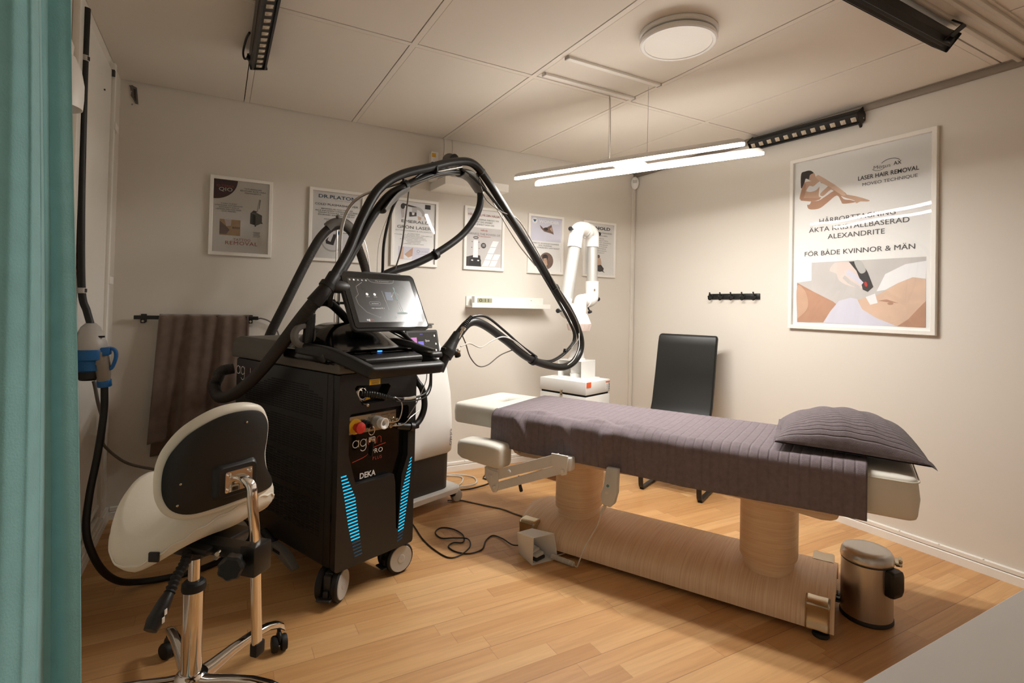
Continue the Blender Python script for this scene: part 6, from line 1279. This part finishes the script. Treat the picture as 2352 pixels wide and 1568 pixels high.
for p, d in (((0.065, YC, 1.645), (-1, 0, 0)), ((0.335, YC, 1.648), (1, 0, 0)), ((-0.050, YC, 1.108), (-1, 0, 0.05)), ((0.342, YC, 1.195), (1, 0, 0)), ((0.225, YC - 0.02, 1.135), (0.3, -0.3, -1))):
    b = MB(); b.lathe([(0.005, 0), (0.005, 0.022), (0.013, 0.026), (0.015, 0.034), (0.013, 0.040), (0.001, 0.042)], p, d, seg=18); b.build('knob', 'rubber', EV)
b = MB(); b.sphere((0.312, YC - 0.034, 1.305), (0.022, 0.004, 0.011), seg=16); b.build('maker_badge', 'ui_teal', EV)
b = MB(); b.lathe([(0.008, 0), (0.009, 0.003), (0.004, 0.004)], (0.262, YC - 0.042, 1.255), (0, -1, 0), seg=16); b.build('screw', 'nickel', EV)

# ---------------------------------------------------------------- black cantilever chair behind the table (local: x along the back, y to the wall)
CH = thing('cantilever_chair', 'black leather chair with flat black metal runners behind the treatment table', 'chair', (2.8, 2.53, 0), -64.8)
b = MB(); rings = []
for z, x0, x1, y in ((0.44, -0.262, 0.142, -0.075), (0.50, -0.262, 0.143, -0.045), (0.70, -0.255, 0.147, -0.012), (0.90, -0.247, 0.151, 0.012), (0.948, -0.243, 0.153, 0.018), (0.962, -0.236, 0.148, 0.020), (0.967, -0.225, 0.138, 0.020)):
    th = 0.036 if z < 0.95 else (0.026 if z < 0.965 else 0.014)
    rings.append([V((x, q, z)) for x, q in rrect(x1 - x0, th, min(0.014, th / 2 - 0.001), 4, (x0 + x1) / 2, y)])
b.ring_skin(rings); b.build('backrest', 'black_leather', CH, angle=60)
b = MB(); b.ring_skin([[V((x, y, z)) for x, y in rrect(0.35, 0.40, 0.03, 5, -0.05, -0.25)] for z in (0.405, 0.41, 0.445, 0.455)]); b.build('seat', 'black_leather', CH, angle=60)
FB = [(x, y) for x, y in rrect(0.030, 0.011, 0.003, 2)]
for x in (-0.190, 0.170):
    b = MB(); b.tube([(x, -0.05, 0.440), (x, -0.20, 0.410), (x, -0.37, 0.402), (x, -0.402, 0.385), (x, -0.408, 0.34), (x, -0.406, 0.12), (x, -0.402, 0.045), (x, -0.390, 0.018), (x, -0.362, 0.010), (x, -0.20, 0.010), (x, 0.0, 0.010), (x, 0.055, 0.010)], 0.01, res=6, sec=FB); b.build('runner', 'black_metal', CH)
    b = MB(); b.box((x, -0.375, 0.004), (0.026, 0.026, 0.008), bev=0.002); b.build('glide', 'rubber', CH)
b = MB(); b.box((-0.01, 0.05, 0.010), (0.36, 0.028, 0.010), bev=0.002); b.build('cross_bar', 'black_metal', CH)

# ---------------------------------------------------------------- pedal bin (local: x to the right, towards the handle)
PB = thing('pedal_bin', 'small brushed steel pedal bin with black handle at the table end', 'bin', (2.171, 1.109, 0), -62)
RX, RY = 0.084, 0.090
def bo(f, z, n=56, dx=0.0): return [V((RX * f * math.cos(2 * PI * k / n) + dx, RY * f * math.sin(2 * PI * k / n), z)) for k in range(n)]
b = MB(); b.ring_skin([bo(1.0, 0.014), bo(1.0, 0.212), bo(0.97, 0.214), bo(0.97, 0.20)], cap1=False); b.build('body', 'satin_steel', PB, angle=50)
b = MB(); b.ring_skin([bo(1.01, 0.0), bo(1.035, 0.003), bo(1.03, 0.012), bo(1.0, 0.016)]); b.build('base_ring', 'rubber', PB)
b = MB(); b.ring_skin([bo(1.0, 0.211), bo(1.015, 0.214), bo(1.0, 0.218)]); b.build('liner_edge', 'dark_grey', PB)
b = MB(); b.ring_skin([bo(1.03, 0.218), bo(1.04, 0.221), bo(1.0, 0.240), bo(0.93, 0.250), bo(0.86, 0.2535), bo(0.6, 0.255), bo(0.3, 0.2555), bo(0.02, 0.2555)]); b.build('lid', 'satin_steel', PB, angle=50)
b = MB(); b.ring_skin([[V((x, y, z)) for y, z in rrect(0.062, w, 0.012, 4, 0.0, zc)] for x, w, zc in ((0.080, 0.095, 0.165), (0.098, 0.098, 0.165), (0.110, 0.090, 0.165), (0.113, 0.070, 0.166))]); b.build('handle', 'black_plastic', PB, xf=Matrix.Rotation(math.radians(-32), 4, 'Z'))
b = MB(); b.box((0.098, 0.03, 0.214), (0.022, 0.06, 0.012), bev=0.004); b.box((0.104, 0.03, 0.224), (0.012, 0.04, 0.014), bev=0.004); b.build('hinge', 'nickel', PB)
b = MB(); b.box((-0.098, 0.0, 0.035), (0.03, 0.05, 0.010), bev=0.004); b.box((-0.09, 0.0, 0.055), (0.012, 0.04, 0.006), bev=0.002); b.build('pedal', 'black_metal', PB)

# ---------------------------------------------------------------- foot switch in its white guard (local: opening towards -y)
FS = thing('foot_switch', 'grey foot pedal inside an open white metal guard on the floor', 'foot pedal', (1.300, 2.035, 0), 0)
def guard():
    b = MB()
    fl, fr_, bl, br = V((-0.062, -0.037, 0)), V((0.074, -0.035, 0)), V((-0.055, 0.095, 0)), V((0.012, 0.080, 0))
    ftl, ftr, btl, btr = V((-0.062, -0.042, 0.122)), V((0.048, -0.040, 0.121)), V((-0.094, 0.045, 0.119)), V((-0.012, 0.054, 0.119))
    t = 0.002
    for q, nrm in (((fl, bl, btl, ftl), V((1, 0, 0))), ((fr_, br, btr, ftr), V((-1, 0, 0))), ((ftl, ftr, btr, btl), V((0, 0, -1))), ((fl, fr_, br, bl), V((0, 0, 1)))): b.prism(q, nrm * t)
    b.cyl((0.058, -0.024, 0.002), (0.058, -0.024, 0.005), 0.005, seg=14); b.cyl((-0.050, -0.027, 0.002), (-0.050, -0.027, 0.005), 0.005, seg=14)
    return b
guard().build('guard', 'white_metal', FS)
PX = Matrix.Translation(V((-0.008, -0.005, 0))) @ Matrix.Rotation(math.radians(18), 4, 'Z')
b = MB(); b.box((0.0, 0.03, 0.010), (0.060, 0.085, 0.014), bev=0.004); b.build('pedal_base', 'dark_grey', FS, xf=PX)
b = MB(); b.prism([(-0.029, -0.012, 0.018), (0.029, -0.012, 0.018), (0.029, 0.072, 0.018), (-0.029, 0.072, 0.018)], (0, 0.006, 0.014), bev=0.007, seg=3); b.prism([(-0.027, 0.012, 0.030), (0.027, 0.012, 0.030), (0.026, 0.072, 0.034), (-0.026, 0.072, 0.034)], (0, 0.004, 0.013), bev=0.006, seg=3); b.build('pedal', 'handset_grey', FS, xf=PX)
FC = [(1.262, 2.130, 0.03), (1.245, 2.19, 0.012), (1.240, 2.28, 0.006), (1.215, 2.335, 0.004), (1.16, 2.30, 0.004), (1.102, 2.225, 0.004), (1.03, 2.215, 0.004), (0.985, 2.26, 0.004), (0.975, 2.319, 0.004), (1.01, 2.345, 0.005), (1.053, 2.330, 0.005), (1.085, 2.40, 0.006), (1.068, 2.489, 0.005), (1.02, 2.53, 0.004), (0.975, 2.49, 0.004), (0.978, 2.42, 0.004), (1.03, 2.385, 0.008), (1.085, 2.345, 0.009), (1.06, 2.265, 0.009), (0.99, 2.215, 0.006), (0.935, 2.22, 0.004), (0.905, 2.32, 0.004), (0.895, 2.45, 0.004), (0.905, 2.60, 0.004), (0.91, 2.72, 0.004)]
b = MB(); b.tube(FC, 0.0032, seg=10, res=10); b.build('cable', 'cable_black', FS, world=True)

# ---------------------------------------------------------------- cables on the floor and wall
b = MB(); b.tube([(1.19, 2.86, 0.006), (1.256, 2.843, 0.004), (1.315, 2.762, 0.004), (1.376, 2.675, 0.004), (1.420, 2.61, 0.004), (1.455, 2.51, 0.004), (1.50, 2.44, 0.006), (1.6, 2.42, 0.03)], 0.0038, seg=10)
tag(b.build('floor_cable', 'cable_grey'), 'grey cable running over the floor from the white machine to the table base', 'cable')
b = MB(); b.tube([(1.20, 3.02, 0.006), (1.30, 3.0, 0.004), (1.40, 2.99, 0.004), (1.52, 3.02, 0.004), (1.58, 3.06, 0.006), (1.55, 3.13, 0.006), (1.62, 3.2, 0.006), (1.75, 3.24, 0.006), (1.9, 3.27, 0.006)], 0.0042, seg=10)
tag(b.build('floor_cable', 'cable_black'), 'black cable on the floor along the back wall behind the table', 'cable')
b = MB(); b.tube([(1.14, 3.15, 0.005), (1.22, 3.24, 0.005), (1.33, 3.28, 0.005), (1.43, 3.21, 0.006), (1.36, 3.08, 0.006), (1.26, 3.05, 0.006), (1.21, 3.13, 0.012), (1.28, 3.24, 0.012), (1.40, 3.27, 0.010), (1.5, 3.18, 0.006), (1.46, 3.06, 0.006), (1.34, 3.03, 0.012), (1.22, 3.08, 0.014)], 0.0042, seg=10, res=10)
tag(b.build('floor_cable', 'cable_white'), 'white cable lying in loops on the floor by the back wall', 'cable')
# mains plug on the left wall
PC_ = thing('power_connector', 'blue and grey industrial mains connector hanging beside the teal curtain', 'power connector', (-0.40, 2.5, 0.92))
CXX = V((-0.412, 2.5, 0.0))
b = MB(); b.lathe([(0.016, 1.034), (0.020, 1.030), (0.030, 1.02), (0.050, 0.965), (0.054, 0.945), (0.052, 0.935)], CXX, seg=28); b.box((-0.385, 2.474, 0.985), (0.04, 0.01, 0.006), mi=1); b.build('clear_shroud', ['light_grey', 'slot_dark'], PC_, world=True)
b = MB(); b.lathe([(0.054, 0.937), (0.056, 0.930), (0.056, 0.90), (0.046, 0.895), (0.046, 0.86), (0.038, 0.855)], CXX, seg=28); b.box((-0.362, 2.49, 0.93), (0.03, 0.06, 0.030), bev=0.004); b.build('socket_body', 'blue_plug', PC_, world=True)
b = MB(); b.lathe([(0.036, 0.862), (0.038, 0.85), (0.036, 0.83), (0.028, 0.822)], CXX, seg=24); b.build('socket_end', 'black_plastic', PC_, world=True)
b = MB(); b.tube([(-0.375, 2.485, 0.92), (-0.372, 2.485, 0.88), (-0.368, 2.49, 0.84), (-0.366, 2.495, 0.81)], [0.022, 0.026, 0.024, 0.020], seg=20); b.box((-0.378, 2.468, 0.905), (0.02, 0.02, 0.05), bev=0.004); b.build('plug_body', 'clear_grey', PC_, world=True)
b = MB(); b.cyl((-0.366, 2.495, 0.823), (-0.364, 2.497, 0.795), 0.0235, seg=24, bev=0.003); b.build('gland_nut', 'blue_plug', PC_, world=True)
b = MB(); b.tube([(-0.362, 2.485, 0.935), (-0.345, 2.482, 0.940), (-0.332, 2.48, 0.930), (-0.330, 2.48, 0.905), (-0.338, 2.482, 0.875), (-0.345, 2.484, 0.862)], 0.008, seg=10, sec=rrect(0.02, 0.010, 0.003, 2)); b.build('locking_lever', 'blue_plug', PC_, world=True)
b = MB(); b.tube([(-0.445, 2.434, 2.178), (-0.446, 2.433, 2.0), (-0.447, 2.45, 1.7), (-0.445, 2.462, 1.42), (-0.440, 2.488, 1.155), (-0.425, 2.498, 1.08), (-0.412, 2.5, 1.028)], 0.0125, seg=16)
pc = b.build('supply_cable', 'cable_black'); tag(pc, 'thick black supply cable running up the left wall to the ceiling', 'cable')
for z, y, x in ((1.995, 2.433, -0.446), (1.155, 2.487, -0.440)):
    b = MB(); b.tube([(x, y, z - 0.010), (x, y, z + 0.010)], 0.0135, seg=16, smooth=False); b.box((x + 0.012, y - 0.004, z), (0.003, 0.010, 0.014), mi=1, rot=-0.6); q = b.build('marker_ring', ['light_grey', 'ink_black'], pc)
b = MB(); b.tube([(-0.364, 2.497, 0.80), (-0.362, 2.49, 0.70), (-0.372, 2.46, 0.55), (-0.385, 2.42, 0.42), (-0.385, 2.38, 0.31), (-0.365, 2.38, 0.22), (-0.335, 2.42, 0.13), (-0.295, 2.48, 0.06), (-0.24, 2.53, 0.022), (-0.16, 2.54, 0.0125), (-0.06, 2.55, 0.0125), (0.03, 2.60, 0.0125), (0.12, 2.68, 0.0125), (0.22, 2.72, 0.013), (0.30, 2.68, 0.05), (0.33, 2.64, 0.13)], 0.0122, seg=16)
tag(b.build('mains_cable', 'cable_black'), 'thick black mains cable curving down over the floor to the laser machine', 'cable')
b = MB(); b.tube([(-0.405, 2.545, 0.812), (-0.400, 2.545, 0.79), (-0.388, 2.55, 0.72), (-0.385, 2.66, 0.62), (-0.42, 2.9, 0.52), (-0.43, 3.02, 0.45), (-0.36, 3.08, 0.355), (-0.26, 3.12, 0.30), (-0.15, 3.15, 0.26), (0.0, 3.2, 0.15), (0.1, 3.22, 0.02)], 0.0062, seg=12)
tag(b.build('grey_cable', 'cable_grey'), 'grey cable sagging along the left wall behind the saddle stool', 'cable')
# wall lamp half behind the curtain
WL = thing('wall_lamp', 'white bell-shaped wall lamp half hidden by the teal curtain', 'lamp', (XL, 1.93, 1.72))
b = MB(); b.lathe([(0.030, 1.800), (0.040, 1.79), (0.054, 1.755), (0.061, 1.715), (0.061, 1.68), (0.059, 1.648), (0.057, 1.648), (0.058, 1.69), (0.053, 1.74), (0.04, 1.77), (0.01, 1.78)], (-0.400, 1.86, 0), seg=36); b.build('shade', 'white_plastic', WL, world=True)
b = MB(); b.lathe([(0.001, 1.84), (0.030, 1.838), (0.036, 1.82), (0.034, 1.795)], (-0.400, 1.86, 0), seg=28); b.tube([(-0.466, 1.86, 1.83), (-0.44, 1.86, 1.84), (-0.40, 1.86, 1.83)], 0.014, seg=14); b.cyl((-0.467, 1.86, 1.83), (-0.452, 1.86, 1.83), 0.045, seg=28); b.build('arm', 'white_plastic', WL, world=True)
# curtain
def curtain(u, v):
    z = 2.225 - 2.195 * v
    # plan of the folds: x to the right, y away from the camera
    P_ = [(-0.455, 0.95), (-0.43, 0.90), (-0.405, 0.94), (-0.375, 0.885), (-0.345, 0.945), (-0.315, 0.945), (-0.292, 0.905), (-0.270, 0.875), (-0.246, 0.864), (-0.224, 0.870), (-0.209, 0.893), (-0.204, 0.925), (-0.206, 0.96), (-0.198, 0.972), (-0.183, 0.969), (-0.168, 0.972)]
    t = u * (len(P_) - 1); i = min(int(t), len(P_) - 2); f = t - i; f = f * f * (3 - 2 * f)
    x = P_[i][0] + (P_[i + 1][0] - P_[i][0]) * (t - i); y = P_[i][1] + (P_[i + 1][1] - P_[i][1]) * f
    w = (1.53 - z) / 0.92
    x += 0.032 * u * w * (1.0 if u > 0.0 else 0) * 0.95 - 0.024 * u
    x += 0.006 * math.sin(z * 3.1 + u * 6) * (0.3 + u * 0.4); y += 0.007 * math.sin(z * 2.3 + u * 17)
    return (x, y, z)
b = MB(); b.grid(curtain, 200, 60); o = b.build('curtain', 'curtain_cloth', angle=80); tag(o, 'teal velvet curtain hanging at the left edge from the ceiling track', 'curtain')
md = o.modifiers.new('thick', 'SOLIDIFY'); md.thickness = 0.004; md.offset = 0
# desk corner at the lower right
DK = thing('desk', 'pale grey desk top reaching in at the lower right corner', 'desk', (1.15, 0.0, 0))
b = MB(); b.box((1.15, 0.03, 0.7125), (1.10, 0.604, 0.025), bev=0.002, seg=1); b.build('desk_top', 'desk_grey', DK, world=True)
for x, y in ((0.65, 0.28), (1.65, 0.28), (0.65, -0.22), (1.65, -0.22)):
    b = MB(); b.box((x, y, 0.35), (0.04, 0.04, 0.70), bev=0.003); b.build('leg', 'white_metal', DK, world=True)
